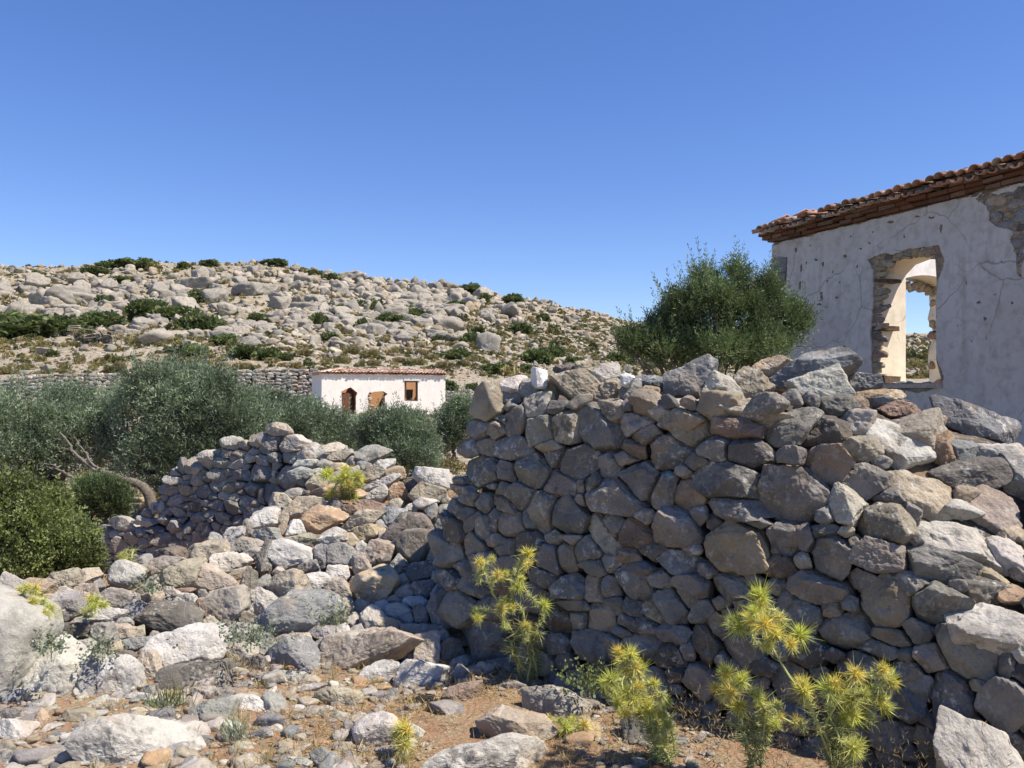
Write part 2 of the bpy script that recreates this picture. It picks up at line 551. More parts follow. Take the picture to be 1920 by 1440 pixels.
def hit_terrain(px, py, y0=62.0, y1=178.0):
    """where the sight line through a photo pixel meets the hillside"""
    Y = np.geomspace(y0, y1, 260)
    px = np.atleast_1d(np.asarray(px, float)); py = np.atleast_1d(np.asarray(py, float))
    b = (720 - py) / F
    g = (SP + b * CP) / (CP - b * SP); k = (px - 960) / F / (CP - b * SP)
    X = k[:, None] * Y
    Z = terrain(X, np.broadcast_to(Y, X.shape), False)
    below = Z >= EYE + g[:, None] * Y
    i = np.where(below.any(1), below.argmax(1), len(Y) - 1)
    return X[np.arange(len(i)), i], Y[i], below.any(1)

def soil_material():
    m, nt, b = new_mat("ground_soil")
    vec = nt.nodes.new("ShaderNodeNewGeometry").outputs["Position"]
    sep = nt.nodes.new("ShaderNodeSeparateXYZ"); nt.links.new(vec, sep.inputs[0])
    n1 = noise(nt, vec, 1.1, 6, 0.6); n2 = noise(nt, vec, 9, 6, 0.65); n3 = noise(nt, vec, 60, 4, 0.7)
    soil = ramp(nt, n1, [(0.3, (.215, .12, .072)), (0.5, (.265, .155, .095)), (0.7, (.255, .18, .115))])
    dry = ramp(nt, n2, [(0.40, 0.0), (0.62, 0.75)])
    c = mixc(nt, dry, soil, (.235, .195, .12))
    vor = nt.nodes.new("ShaderNodeTexVoronoi"); vor.inputs["Scale"].default_value = 42
    nt.links.new(vec, vor.inputs["Vector"])
    peb = math_(nt, "MULTIPLY", ramp(nt, vor.outputs["Distance"], [(0.25, 1.0), (0.36, 0.0)]), ramp(nt, n2, [(0.42, 0.0), (0.55, 0.8)]))
    c = mixc(nt, peb, c, (.33, .28, .22))
    # the hill: stony patches, red soil, dry grass
    h1 = noise(nt, vec, 0.35, 6, 0.65); h2 = noise(nt, vec, 2.6, 6, 0.7)
    hill = ramp(nt, h2, [(0.36, (.13, .105, .06)), (0.48, (.25, .215, .155)), (0.60, (.37, .345, .29))])
    hill = mixc(nt, ramp(nt, h1, [(0.52, 0.0), (0.62, 0.4)]), hill, (.33, .215, .125))
    far = math_(nt, "GREATER_THAN", sep.outputs["Y"], 13.0)
    c = mixc(nt, far, c, hill)
    c = mixc(nt, 0.5, c, mixc(nt, 1.0, c, ramp(nt, n3, [(0.3, 0.55), (0.7, 1.45)]), "MULTIPLY"))
    nt.links.new(c, b.inputs["Base Color"])
    b.inputs["Roughness"].default_value = 0.95
    n = bump(nt, b, n2, 0.7, 0.03)
    n = bump(nt, b, vor.outputs["Distance"], 0.5, -0.012, n)
    bump(nt, b, n3, 0.6, 0.008, n)
    return m

M_SOIL = soil_material()

def build_ground():
    kcol = np.concatenate([np.linspace(-3.0, -0.75, 40)[:-1], np.linspace(-0.75, 0.75, 420), np.linspace(0.75, 3.0, 40)[1:]])
    Yr = np.concatenate([[-30, -4, 0.25], np.geomspace(0.6, 13, 260), np.geomspace(13.2, 59.9, 50), [60.05, 60.3],
                         np.geomspace(61, 185, 150), [200, 240, 320, 500, 900, 1800, 3500]])
    K, YY = np.meshgrid(kcol, Yr)
    X = K * np.maximum(YY, 8.0) * np.where(YY < 8, 1, 1)
    X = np.where(YY < 8, K * (0.6 + YY.clip(0.25) * 0.925), X)
    Z = terrain(X, YY)
    V = np.stack([X, YY, Z], -1).reshape(-1, 3)
    nc = len(kcol); i = np.arange(len(Yr) - 1)[:, None] * nc; j = np.arange(nc - 1)[None]
    Fq = np.stack([i + j, i + j + 1, i + nc + j + 1, i + nc + j], -1).reshape(-1, 4)
    o = put("ground", V, Fq, M_SOIL, origin=(0, 0, 0))
    tag(o, kind="structure")

build_ground()

# ------------------------------------------------------------------ hillside boulders
HB = [rock(1, rb, rc, 300 + i, 4, None, 0.12, 36, 10, 0.0) for i, (rb, rc) in enumerate(
    [(1, .9), (.8, 1.0), (1.1, .9), (.9, .95), (.85, .8), (1.0, 1.1), (.7, .9), (1.1, .95), (.9, 1.15), (.75, .85)])]
HBM = [mesh_data("boulder_%d" % i, V, Fc, M_HILLROCK) for i, (V, Fc) in enumerate(HB)]

def hill_boulders():
    rng = np.random.default_rng(21)
    n = 10500
    px = rng.uniform(-60, 1800, n)
    ry = ridge_y(px)
    # most of them on the middle slope, smaller towards the skyline
    t = rng.uniform(0, 1, n)
    py = ry + 1.5 + t * (np.where(px < 330, 632, np.where(px < 840, 668, 705)) - ry)
    x, y, ok = hit_terrain(px, py)
    dens = fbm(np.stack([x * 0.045, y * 0.03, 0 * x], 1), 3, 77)
    keep = ok & (dens + rng.uniform(-0.7, 0.7, n) > -0.28)
    px, py, x, y = px[keep], py[keep], x[keep], y[keep]; n = len(px)
    band = np.exp(-((py - 590) / 62) ** 2)
    rpx = (3.3 + 5.6 * band * np.clip((1050 - px) / 260, 0.15, 1)) * np.exp(rng.normal(size=n) * 0.42)
    rpx = np.minimum(rpx, 19)
    # the field of small pale stones above the terrace wall
    m = 4200
    px2 = rng.uniform(-40, 1250, m); py2 = rng.uniform(0, 1, m) ** 0.8
    lo = np.where(rng.uniform(size=m) < .6, ridge_y(px2) + 2, np.where(px2 < 600, 632, 660)); py2 = lo + py2 * (np.where(px2 < 600, 702, 730) - lo)
    x2, y2, ok2 = hit_terrain(px2, py2)
    px = np.concatenate([px, px2[ok2]]); py = np.concatenate([py, py2[ok2]]); x = np.concatenate([x, x2[ok2]]); y = np.concatenate([y, y2[ok2]])
    rpx = np.concatenate([rpx, np.minimum(1.3 * np.exp(rng.normal(size=m)[ok2] * 0.55), 7)])
    # boulders that stand out in the photo (px, py, radius px)
    big = [(405, 555, 24, .7), (345, 570, 26, .9), (430, 575, 22, .7), (700, 625, 16, 1.3), (375, 532, 26, .8), (470, 545, 22, .8), (130, 560, 28, .8), (65, 530, 24, .7), (90, 562, 30, .8),
           (28, 590, 30, .8), (45, 575, 18, 1), (265, 610, 17, 1), (300, 607, 13, 1.1), (283, 613, 9, 1), (290, 632, 24, .75), (335, 627, 22, .7), (418, 633, 22, .7), (435, 609, 18, .7),
           (88, 652, 28, .35), (115, 642, 18, .4), (238, 660, 13, .8), (560, 520, 20, .7), (500, 540, 25, .7), (565, 608, 20, .9), (640, 568, 14, 1), (720, 555, 13, .9), (740, 558, 12, 1.1),
           (835, 612, 22, .8), (915, 650, 24, .9), (860, 648, 16, .6), (640, 640, 18, .7), (545, 610, 20, .7), (660, 580, 18, .7), (620, 600, 18, .8), (770, 625, 18, .7), (900, 560, 14, .5),
           (210, 555, 22, 1.0), (240, 540, 18, 1), (300, 545, 20, .9), (520, 560, 18, .8), (600, 555, 16, .8), (150, 525, 20, .6), (10, 545, 18, .8), (200, 585, 16, .8), (455, 600, 20, .7), (575, 575, 18, .8),
           (345, 655, 8, .8), (318, 651, 11, .5), (95, 690, 16, .8), (55, 702, 14, .5), (160, 655, 10, .8), (205, 655, 10, .8)]
    bx, by, bo = hit_terrain([a[0] for a in big], [a[1] + a[2] * 0.5 for a in big])
    items = [(a[2], xx, yy, a[0], a[1], a[3]) for a, xx, yy in zip(big, bx, by)]
    items += [(r, xx, yy, p, q, rng.uniform(0.6, 1.0)) for r, xx, yy, p, q in zip(rpx, x, y, px, py)]
    items.sort(key=lambda t: -t[0])
    made = 0
    rest = Bag(); lows = [rock(1, .9, .9, 400 + i, 3, None, 0.12, 30, 9) for i in range(14)]
    tones = ["w", "t", "g", "w"]
    labels = []
    for idx, (r, xx, yy, p, q, asp) in enumerate(items):
        R = r * yy / F
        zz = float(terrain(np.array([xx]), np.array([yy]), True)[0])
        rot = Matrix.Rotation(rng.uniform(0, 6.28), 3, "Z") @ Matrix.Rotation(rng.normal() * 0.25, 3, "X")
        sc = np.array([R * rng.uniform(0.9, 1.25), R * rng.uniform(0.8, 1.1), R * asp * rng.uniform(0.85, 1.1)])
        if idx < 290:
            k = int(rng.integers(len(HBM)))
            o = link("boulder", HBM[k], None, (xx, yy, zz + sc[2] * 0.35))
            o.rotation_euler = rot.to_euler(); o.scale = sc
            made += 1
            tag(o, None, "boulder", "boulders strewn over the rocky hillside")
            f = (q - ridge_y(p)) / (700 - ridge_y(p))
            hgt = ("near the skyline" if f < 0.16 else "high up" if f < 0.38 else "half way up" if f < 0.6 else "low down" if f < 0.82 else "at the foot")
            zones = [(70, "above the leftmost olive"), (190, "above the plank pen"), (300, "right of the plank pen"), (420, "above the tallest olive crown"), (520, "above the long terrace wall"), (600, "left of the small house's roof"),
                     (700, "above the small house's arched window"), (780, "above the small house's doorway"), (860, "above the small house's square window"), (960, "above the tall wall's broken end"), (1100, "above the whitewashed stones"), (9999, "beside the olive by the ruin")]
            zone = next(z for lim, z in zones if p < lim)
            size = "huge" if r > 17 else "large" if r > 12.5 else "middling" if r > 10 else "smaller"
            shp = "flat" if asp < 0.65 else "upright" if asp > 0.95 else "rounded"
            labels.append([o, f"{size} {shp} pale boulder {hgt}, {zone}", p, q])
        else:
            V, Fc = lows[int(rng.integers(len(lows)))]
            V = (V * sc) @ np.array(rot).T + np.array([xx, yy, zz + sc[2] * 0.3])
            if r < 3.0:
                D, Fc = ico(2); kk = int(rng.integers(1000))
                V = D * (1 + 0.25 * np.sin(D @ rand_unit(np.random.default_rng(kk), 1)[0] * 5 + kk))[:, None] * sc
                V = V @ np.array(rot).T + np.array([xx, yy, zz + sc[2] * 0.25])
            rest.add(V, Fc, tint(tones[int(rng.integers(4))], idx) * np.array([.80, .77, .71, 1]))
    o = rest.build("hillside_stones", M_SMALLROCK, smooth=True, origin=(0, 110, 8))
    tag(o, "countless small pale limestone rocks covering the hillside", "stones", kind="stuff")
    ordinals(labels)

hill_boulders()

# ------------------------------------------------------------------ shrubs on the hill
def shrub_mesh(name, seed, mat, n=420, L=0.30, W=0.16, low=0.55):
    rng = np.random.default_rng(seed)
    lobes = [(rng.uniform(-.45, .45), rng.uniform(-.4, .4), rng.uniform(0.1, .3), rng.uniform(.45, .65), rng.uniform(.4, .6), low * rng.uniform(.7, 1.1)) for _ in range(6)]
    V, Fq, C = crown(lobes, n, seed, 0.22, 4, L, W, 0.5, 0.35, 0.2, 0.9)
    C[:, :3] *= (0.8 + 0.5 * fbm(V * 2.2, 2, seed))[:, None].clip(0.5, 1.4)
    return mesh_data(name, V, Fq, mat, C, False)

SHRUB = [shrub_mesh("shrub_mesh", 500 + i, M_BUSH) for i in range(5)]
CUSH = [shrub_mesh("cushion_mesh", 600 + i, M_CUSHION, 260, 0.20, 0.09, 0.5) for i in range(4)]

def hill_shrubs():
    rng = np.random.default_rng(31)
    dark = [(67, 613, 75, 20), (20, 612, 55, 19), (115, 618, 50, 17), (187, 607, 45, 16), (287, 583, 50, 20), (330, 590, 40, 16), (380, 607, 38, 19), (187, 565, 20, 8), (487, 598, 25, 11), (360, 657, 40, 15),
            (423, 640, 28, 11), (463, 664, 36, 14), (500, 668, 30, 12), (530, 670, 18, 8), (240, 500, 30, 8), (273, 501, 22, 9), (200, 496, 20, 7), (180, 512, 22, 8), (233, 525, 22, 6), (343, 500, 15, 6), (397, 498, 22, 6), (480, 494, 15, 4),
            (517, 496, 25, 6), (587, 518, 20, 6), (623, 523, 18, 6), (380, 553, 26, 9), (360, 560, 22, 8), (400, 547, 18, 6), (393, 563, 15, 6), (593, 597, 15, 11), (623, 577, 18, 9), (613, 633, 26, 10), (333, 637, 15, 8),
            (693, 575, 32, 12), (643, 582, 22, 10), (616, 577, 15, 9), (777, 588, 26, 10), (860, 578, 20, 7), (737, 607, 28, 13), (677, 610, 14, 12), (750, 623, 15, 8), (597, 600, 17, 13), (978, 620, 24, 11),
            (1017, 597, 15, 6), (897, 622, 15, 7), (840, 637, 25, 9), (857, 663, 28, 10), (933, 695, 32, 10), (1003, 673, 32, 13), (1040, 665, 18, 10), (1077, 677, 22, 11), (990, 693, 20, 8), (1157, 673, 22, 11), (887, 548, 22, 10), (907, 563, 15, 8),
            (963, 567, 22, 9), (733, 515, 18, 5), (847, 532, 8, 3), (893, 538, 10, 4), (880, 643, 20, 12), (843, 727, 17, 10), (885, 727, 14, 7), (1080, 572, 10, 4)]
    labels = []
    near_words = [(70, "above the leftmost olive"), (200, "around the plank pen"), (300, "right of the plank pen"), (430, "above the tallest olive crown"), (560, "above the long terrace wall"), (640, "left of the small house's roof"), (740, "above the small house's doorway"), (830, "above the small house's square window"), (930, "above the tall wall's broken end"), (1060, "above the whitewashed stones"), (9999, "beside the olive by the ruin")]
    def place(lst, meshes, name, cat, group, word):
        xs, ys, ok = hit_terrain([a[0] for a in lst], [a[1] + a[3] * 0.7 for a in lst])
        for (p, q, rx, ry), x, y in zip(lst, xs, ys):
            z = float(terrain(np.array([x]), np.array([y]))[0])
            o = link(name, meshes[int(rng.integers(len(meshes)))], None, (x, y, z))
            o.rotation_euler = (0, 0, rng.uniform(0, 6.28))
            R = 1.15 * rx * y / F
            o.scale = (R * 0.95, R * 0.85, ry * y / F * 2.0)
            tag(o, None, cat, group)
            f = (q - ridge_y(p)) / (700 - ridge_y(p))
            hgt = ("near the skyline" if f < 0.1 else "high up" if f < 0.38 else "half way up" if f < 0.6 else "low down" if f < 0.82 else "at the foot")
            size = "long" if rx > 35 else "broad" if rx > 24 else "small" if rx < 16 else "middling"
            labels.append([o, f"{size} {word} {hgt}, {next(z for lim, z in near_words if p < lim)}", p, q])
    place(dark, SHRUB, "shrub", "shrub", "dark green shrubs on the hillside", "dark green shrub")
    cush = [(253, 640, 17, 10), (327, 640, 20, 10), (367, 640, 20, 10), (460, 643, 17, 8), (533, 653, 20, 8), (567, 647, 20, 8), (333, 677, 20, 11), (363, 680, 20, 10), (413, 687, 20, 9), (450, 687, 17, 8), (117, 688, 14, 9),
            (147, 678, 12, 10), (227, 687, 14, 8), (510, 677, 17, 7), (553, 687, 14, 7), (7, 705, 16, 9), (187, 680, 16, 10), (610, 653, 17, 7), (573, 660, 22, 8), (603, 657, 16, 9), (660, 650, 20, 10), (693, 660, 20, 10),
            (747, 660, 20, 10), (787, 660, 20, 8), (827, 687, 17, 8), (643, 673, 20, 8), (747, 677, 17, 7), (783, 682, 14, 7), (870, 687, 14, 7), (843, 690, 11, 6), (700, 680, 16, 7), (615, 680, 15, 7), (720, 640, 14, 7), (675, 636, 14, 7),
            (590, 630, 12, 6), (640, 620, 12, 6), (890, 675, 13, 6), (905, 690, 14, 6), (940, 668, 14, 6), (965, 690, 14, 6), (770, 642, 13, 6), (510, 640, 16, 7), (480, 625, 13, 6), (390, 665, 15, 7), (440, 660, 14, 7)]
    place(cush, CUSH, "cushion_plant", "cushion plant", "dry cushion plants on the terraced slope", "dry yellowish cushion")
    # the endless low scrub between the rocks
    n = 9000
    px = rng.uniform(-50, 1750, n); t = rng.uniform(0, 1, n) ** 1.0
    py = ridge_y(px) + 1 + t * (712 - ridge_y(px))
    keep = (t < 0.74) | (RNG.uniform(size=n) < 0.38); px, py, t = px[keep], py[keep], t[keep]
    x, y, ok = hit_terrain(px, py)
    b = Bag()
    src = []
    for k in range(5):
        V, Fq, C = crown([(0, 0, .2, .8, .8, .55)], 46, 700 + k, 0.3, 3, 0.42, 0.20, 0.5, 0.3)
        src.append((V, Fq, C))
    for i in np.where(ok)[0]:
        V, Fq, C = src[int(rng.integers(5))]
        R = (2.6 + 3.6 * t[i]) * y[i] / F * np.exp(rng.normal() * 0.45)
        z = float(terrain(x[i:i + 1], y[i:i + 1])[0])
        a = rng.uniform(0, 6.28); ca, sa = math.cos(a), math.sin(a)
        Vr = np.stack([V[:, 0] * ca - V[:, 1] * sa, V[:, 0] * sa + V[:, 1] * ca, V[:, 2]], 1) * R + np.array([x[i], y[i], z])
        cc = np.array([[.24, .34, .22, 1], [.40, .48, .34, 1], [.85, .85, .72, 1], [1.0, .95, .82, 1], [.7, .72, .58, 1]])[int(rng.integers(5))]
        b.add(Vr, Fq, C * cc)
    o = b.build("scrub", M_CUSHION, smooth=False, origin=(0, 110, 8))
    tag(o, "low dry scrub growing in the gaps between the hillside rocks", "scrub", kind="stuff")
    ordinals(labels)

hill_shrubs()

# ------------------------------------------------------------------ packing of stones in a wall face
class Pack:
    """stones as ellipses in photo pixels (cx, cy, rx, ry, angle, tone); finds the joints between neighbours."""
    def __init__(s, stones): s.S = [tuple(t) for t in stones]
    def quad(s, st, X, Y):
        cx, cy, rx, ry, a = st[:5]
        ca, sa = math.cos(math.radians(a)), math.sin(math.radians(a))
        u = (X - cx) * ca + (Y - cy) * sa; v = -(X - cx) * sa + (Y - cy) * ca
        return (np.sqrt((u / rx) ** 2 + (v / ry) ** 2) - 1) * min(rx, ry)
    def rad(s, st, nx, ny):
        rx, ry, a = st[2:5]
        ca, sa = math.cos(math.radians(a)), math.sin(math.radians(a))
        u = nx * ca + ny * sa; v = -nx * sa + ny * ca
        return 1 / math.sqrt((u / rx) ** 2 + (v / ry) ** 2)
    def metric(s, st):
        rx, ry, a = st[2:5]
        ca, sa = math.cos(math.radians(a)), math.sin(math.radians(a)); R = np.array([[ca, sa], [-sa, ca]])
        return R.T @ np.diag([1 / rx ** 2, 1 / ry ** 2]) @ R
    def fill(s, poly, rmin, rmax, seed, tones, step=4, flat=1.25, inset=0):
        rng = np.random.default_rng(seed)
        P = np.array(poly, float)
        gx = np.arange(P[:, 0].min(), P[:, 0].max(), step); gy = np.arange(P[:, 1].min(), P[:, 1].max(), step)
        X, Y = np.meshgrid(gx, gy); X = X + rng.uniform(-1, 1, X.shape) * step * .4; Y = Y + rng.uniform(-1, 1, X.shape) * step * .4
        ins = np.zeros(X.shape, bool); j = len(P) - 1; dist = np.full(X.shape, 1e9)
        for i in range(len(P)):
            x1, y1, x2, y2 = *P[i], *P[j]
            c = ((y1 > Y) != (y2 > Y)) & (X < (x2 - x1) * (Y - y1) / ((y2 - y1) or 1e-9) + x1)
            ins ^= c
            t = np.clip(((X - x1) * (x2 - x1) + (Y - y1) * (y2 - y1)) / ((x2 - x1) ** 2 + (y2 - y1) ** 2 + 1e-9), 0, 1)
            dist = np.minimum(dist, np.hypot(X - x1 - t * (x2 - x1), Y - y1 - t * (y2 - y1)))
            j = i
        f = np.where(ins, np.minimum(dist + inset, rmax * 1.2), -1)
        for st in s.S: f = np.minimum(f, s.quad(st, X, Y))
        n0 = len(s.S)
        for _ in range(900):
            cand = f + rng.uniform(0, 1, f.shape) * min(4, rmax * 0.25) * (f > rmin)
            i = np.unravel_index(np.argmax(cand), f.shape); r = f[i]
            if r < rmin: break
            r = min(r, rng.uniform(0.65, 1.0) * rmax)
            k = rng.uniform(0.95, flat)
            st = (X[i], Y[i], r * k * 1.1, r / k ** 0.5 * 1.1, rng.normal() * 16, tones[int(rng.integers(len(tones)))])
            s.S.append(st); f = np.minimum(f, s.quad(st, X, Y) )
        return n0
    def planes(s, i, grow=1.16, gap=1.0, own=0.45, touch=False):
        st = s.S[i]; out = []
        R = max(st[2], st[3])
        for j, o in enumerate(s.S):
            if j == i: continue
            dx, dy = o[0] - st[0], o[1] - st[1]; d = math.hypot(dx, dy)
            if d < 1e-6 or d > (R + max(o[2], o[3])) * 1.35: continue
            nx, ny = dx / d, dy / d
            ri, rj = s.rad(st, nx, ny), s.rad(o, nx, ny)
            f = d * ri / (ri + rj)
            # the joint follows the flatter stone's bed: normal from both ellipses
            g = s.metric(st) @ (nx, ny); g2 = s.metric(o) @ (nx, ny)
            g = g / np.linalg.norm(g) + g2 / np.linalg.norm(g2) + 0.25 * np.array([nx, ny]); g /= np.linalg.norm(g)
            cosg = g[0] * nx + g[1] * ny
            nx, ny = g
            h = f * cosg; ri = ri * cosg
            # tilt the joint towards the flatter stone's own edge
            h = min(h - gap * 0.5, ri * grow)
            if touch and h > ri * 1.02: continue
            out.append((nx, ny, max(h, ri * own)))
        return out

def place_stone(st, seed, center, ex, ey, ez, sx, sy, depth, planes_px=None, lvl=4, rough=0.055, p=40, facets=12, sides=0):
    """ellipse (px) -> world stone. ex, ey, ez: right / up / out axes; sx, sy: metres per pixel along ex, ey."""
    cx, cy, rx, ry, a = st[:5]
    ar = math.radians(a); ca, sa = math.cos(ar), math.sin(ar)
    # local frame of the ellipse: u along its long axis, v up, w out  (pixel y points down)
    pl = []
    A, B = rx * math.hypot(ca * sx, sa * sy), ry * math.hypot(sa * sx, ca * sy)
    ux = unit(ca * sx * ex - sa * sy * ey)
    vx = unit(np.cross(ez, ux))
    if planes_px:
        for nx, ny, h in planes_px:
            # pixel half-plane nx*dx+ny*dy<=h, dx = X/sx, dy=-Z/sy
            n3 = nx / sx * ex - ny / sy * ey; ln = np.linalg.norm(n3)
            n3 = n3 / ln; hh = h / ln
            pl.append((n3 @ ux, n3 @ vx, 0.0, hh))
        rngp = np.random.default_rng(seed + 5)
        pl = [(a_, b_, float(rngp.normal() * 0.16), h_) for a_, b_, _, h_ in pl]
    gr = 1.29 if sides else 1.04
    V, Fc = rock(A * gr, B * gr, depth, seed, lvl, pl if pl else None, rough, p, facets, 0.0, sides)
    M = np.stack([ux, vx, ez], 0)
    return V @ M + center, Fc

def trace(x0, y0, s, rows):
    """stones read off an enlargement whose corner is (x0, y0) and whose pixels are s photo pixels"""
    return [(x0 + r[0] * s, y0 + r[1] * s, r[2] * s, r[3] * s, (r[4] if len(r) > 4 and not isinstance(r[4], str) else 0), next((v for v in r[4:] if isinstance(v, str)), "g")) for r in rows]

# ------------------------------------------------------------------ the tall dry stone wall
WL0 = np.array([-0.22, 5.0, 0.0]); WE = np.array([.798, -.603, 0.0]); WN = np.array([-.603, -.798, 0.0])
WTOP = ([880, 935, 1000, 1060, 1200, 1330, 1450, 1560, 1620, 1700, 1790, 1880, 1960], [735, 722, 735, 742, 748, 742, 738, 735, 768, 790, 815, 845, 850])
BATTER = 0.10

def wall_lean(px, py):
    line = np.interp(px, [1440, 1920], [812, 1215])
    back = np.clip(line - py, 0, None) * 0.0024 if px > 1440 else 0.0
    top = float(np.interp(px, *WTOP))
    return back + max(0, top - py) * 0.005

def wall_pt(px, py):
    g, k = slope(py), kx(px, py)
    Y = (WL0 @ WN - BATTER * EYE - wall_lean(px, py)) / (k * WN[0] + WN[1] + BATTER * g)
    return np.array([k * Y, Y, EYE + g * Y])

WS = trace(800, 660, .29167, [
    (385, 335, 92, 105, "t"), (555, 430, 80, 122), (690, 345, 75, 75, "w"), (470, 430, 50, 32), (520, 355, 40, 25), (430, 500, 64, 58, "t"), (335, 505, 58, 58), (370, 600, 56, 70), (268, 625, 52, 50),
    (530, 620, 115, 98), (720, 510, 100, 105), (890, 480, 88, 120, "t"), (820, 355, 58, 42), (1085, 480, 138, 165, "g"), (1185, 390, 78, 58, 20, "t"), (1310, 460, 92, 72, "w"), (1385, 530, 88, 56, "t"),
    (1325, 625, 70, 52, 22, "r"), (1530, 630, 148, 122, "b"), (1675, 490, 138, 108, "t"), (780, 600, 78, 42, "t"), (800, 660, 58, 68), (960, 700, 140, 114, "b"), (1160, 740, 58, 88), (1265, 680, 58, 40, "p"),
    (1365, 820, 135, 114, "g"), (1640, 770, 48, 38, "p"), (1510, 890, 84, 108), (1670, 920, 100, 104, "y"), (340, 775, 124, 108, "b"), (500, 770, 58, 68), (660, 770, 104, 118), (205, 830, 40, 24), (215, 885, 68, 38),
    (420, 862, 48, 18), (850, 848, 108, 78, 15, "p"), (985, 865, 28, 48, "p"), (1050, 850, 52, 68), (1185, 940, 188, 116, 12), (980, 950, 28, 38), (265, 940, 64, 44), (180, 1015, 54, 48), (235, 1045, 48, 48),
    (490, 980, 88, 46, 22, "t"), (600, 920, 84, 82), (480, 870, 38, 48), (350, 970, 48, 58), (640, 1070, 44, 68), (735, 1020, 64, 128), (900, 1050, 124, 122, "b"), (540, 1110, 98, 82, "t"), (420, 1090, 34, 78),
    (345, 1140, 54, 78), (270, 1090, 44, 86, 35), (160, 1150, 84, 84, "d"), (430, 1210, 68, 38), (1120, 1180, 128, 92, 45, "w"), (1195, 1110, 62, 66), (1320, 1175, 98, 110, "r"), (1390, 1060, 58, 46, "t"),
    (1590, 1120, 172, 136), (1740, 1050, 58, 56), (1690, 1270, 68, 28), (810, 1200, 58, 42, "y"), (920, 1205, 58, 32, "p"), (880, 1310, 66, 108), (1020, 1270, 88, 80, -30), (790, 1340, 66, 88, "b"), (1290, 1310, 58, 46, "y"),
    (1610, 1360, 128, 98), (650, 1250, 104, 98, "d"), (500, 1250, 106, 66), (280, 1240, 78, 66), (110, 1270, 66, 86), (1170, 1350, 66, 58), (1070, 1380, 78, 46), (1340, 1400, 120, 48)])
WS += trace(1320, 640, .3125, [
    (175, 515, 150, 66, "r"), (500, 512, 185, 108, -27, "g"), (680, 540, 148, 86, "d"), (910, 490, 104, 70, "w"), (1410, 650, 90, 100, "o"), (60, 650, 96, 68), (250, 670, 148, 82, 12, "b"),
    (510, 690, 78, 58), (710, 730, 138, 116, "b"), (930, 650, 128, 78, "t"), (1050, 720, 58, 38), (110, 840, 178, 112, "b"), (510, 890, 226, 184, "p"), (960, 840, 146, 116, "g"), (1100, 930, 88, 46, "b"), (830, 980, 90, 128, -25, "w"),
    (170, 1010, 176, 66, 10), (310, 1090, 116, 28), (195, 1240, 196, 156, "y"), (490, 1190, 128, 98), (600, 1180, 66, 78, "p"), (710, 1140, 88, 42, -15, "b"), (750, 1270, 126, 126, "b"), (450, 1350, 88, 66, "r"), (1040, 1300, 166, 98, "p"),
    (1390, 1330, 216, 96, 12, "b"), (1080, 1100, 176, 124, "t"), (1240, 1040, 56, 66), (-150, 480, 140, 80, "t")])
# the lit stones of the slumped end
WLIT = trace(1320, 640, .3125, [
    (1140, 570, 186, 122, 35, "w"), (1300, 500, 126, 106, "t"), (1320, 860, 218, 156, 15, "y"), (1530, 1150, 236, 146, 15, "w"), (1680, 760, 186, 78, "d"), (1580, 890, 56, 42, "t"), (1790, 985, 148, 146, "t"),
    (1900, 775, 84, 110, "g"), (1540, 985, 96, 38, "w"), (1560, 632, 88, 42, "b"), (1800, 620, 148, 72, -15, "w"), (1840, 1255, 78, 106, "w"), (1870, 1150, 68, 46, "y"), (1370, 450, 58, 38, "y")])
WS += trace(1280, 960, 1 / 3, [
    (275, 430, 138, 72, "p"), (720, 430, 166, 82, "p"), (1010, 380, 78, 56), (1150, 500, 146, 150, "t"), (1260, 412, 88, 66, "g"), (1425, 520, 184, 104, 8), (390, 380, 48, 28), (520, 430, 56, 38, "p"), (620, 585, 134, 126, "b"),
    (830, 555, 48, 38, "t"), (935, 520, 48, 46), (900, 672, 138, 106), (1170, 710, 108, 42, "p"), (1312, 680, 86, 60, 12), (1590, 785, 200, 140, 25), (1390, 822, 98, 66, "p"), (1820, 845, 48, 86), (1100, 772, 96, 46),
    (1500, 1045, 126, 150, "b"), (1330, 1000, 76, 66), (1800, 1090, 146, 150), (1235, 1085, 136, 92, "b"), (1000, 885, 146, 70), (200, 650, 66, 66), (120, 750, 78, 96, "d"), (345, 765, 108, 92), (210, 515, 48, 38, "t"),
    (50, 420, 108, 66, "p"), (600, 960, 120, 110), (820, 1060, 110, 90, "d"), (1610, 1280, 130, 100), (1400, 1300, 100, 90, "p"), (1150, 1260, 120, 90), (1830, 1320, 110, 80, "d"), (950, 1240, 90, 80)])
WLIT += trace(1280, 960, 1 / 3, [(1695, 395, 100, 66, "d"), (1760, 350, 74, 40, 20, "y"), (1870, 440, 66, 44, "o"), (1770, 602, 186, 114, 10, "w"), (1890, 780, 60, 56, "w")])
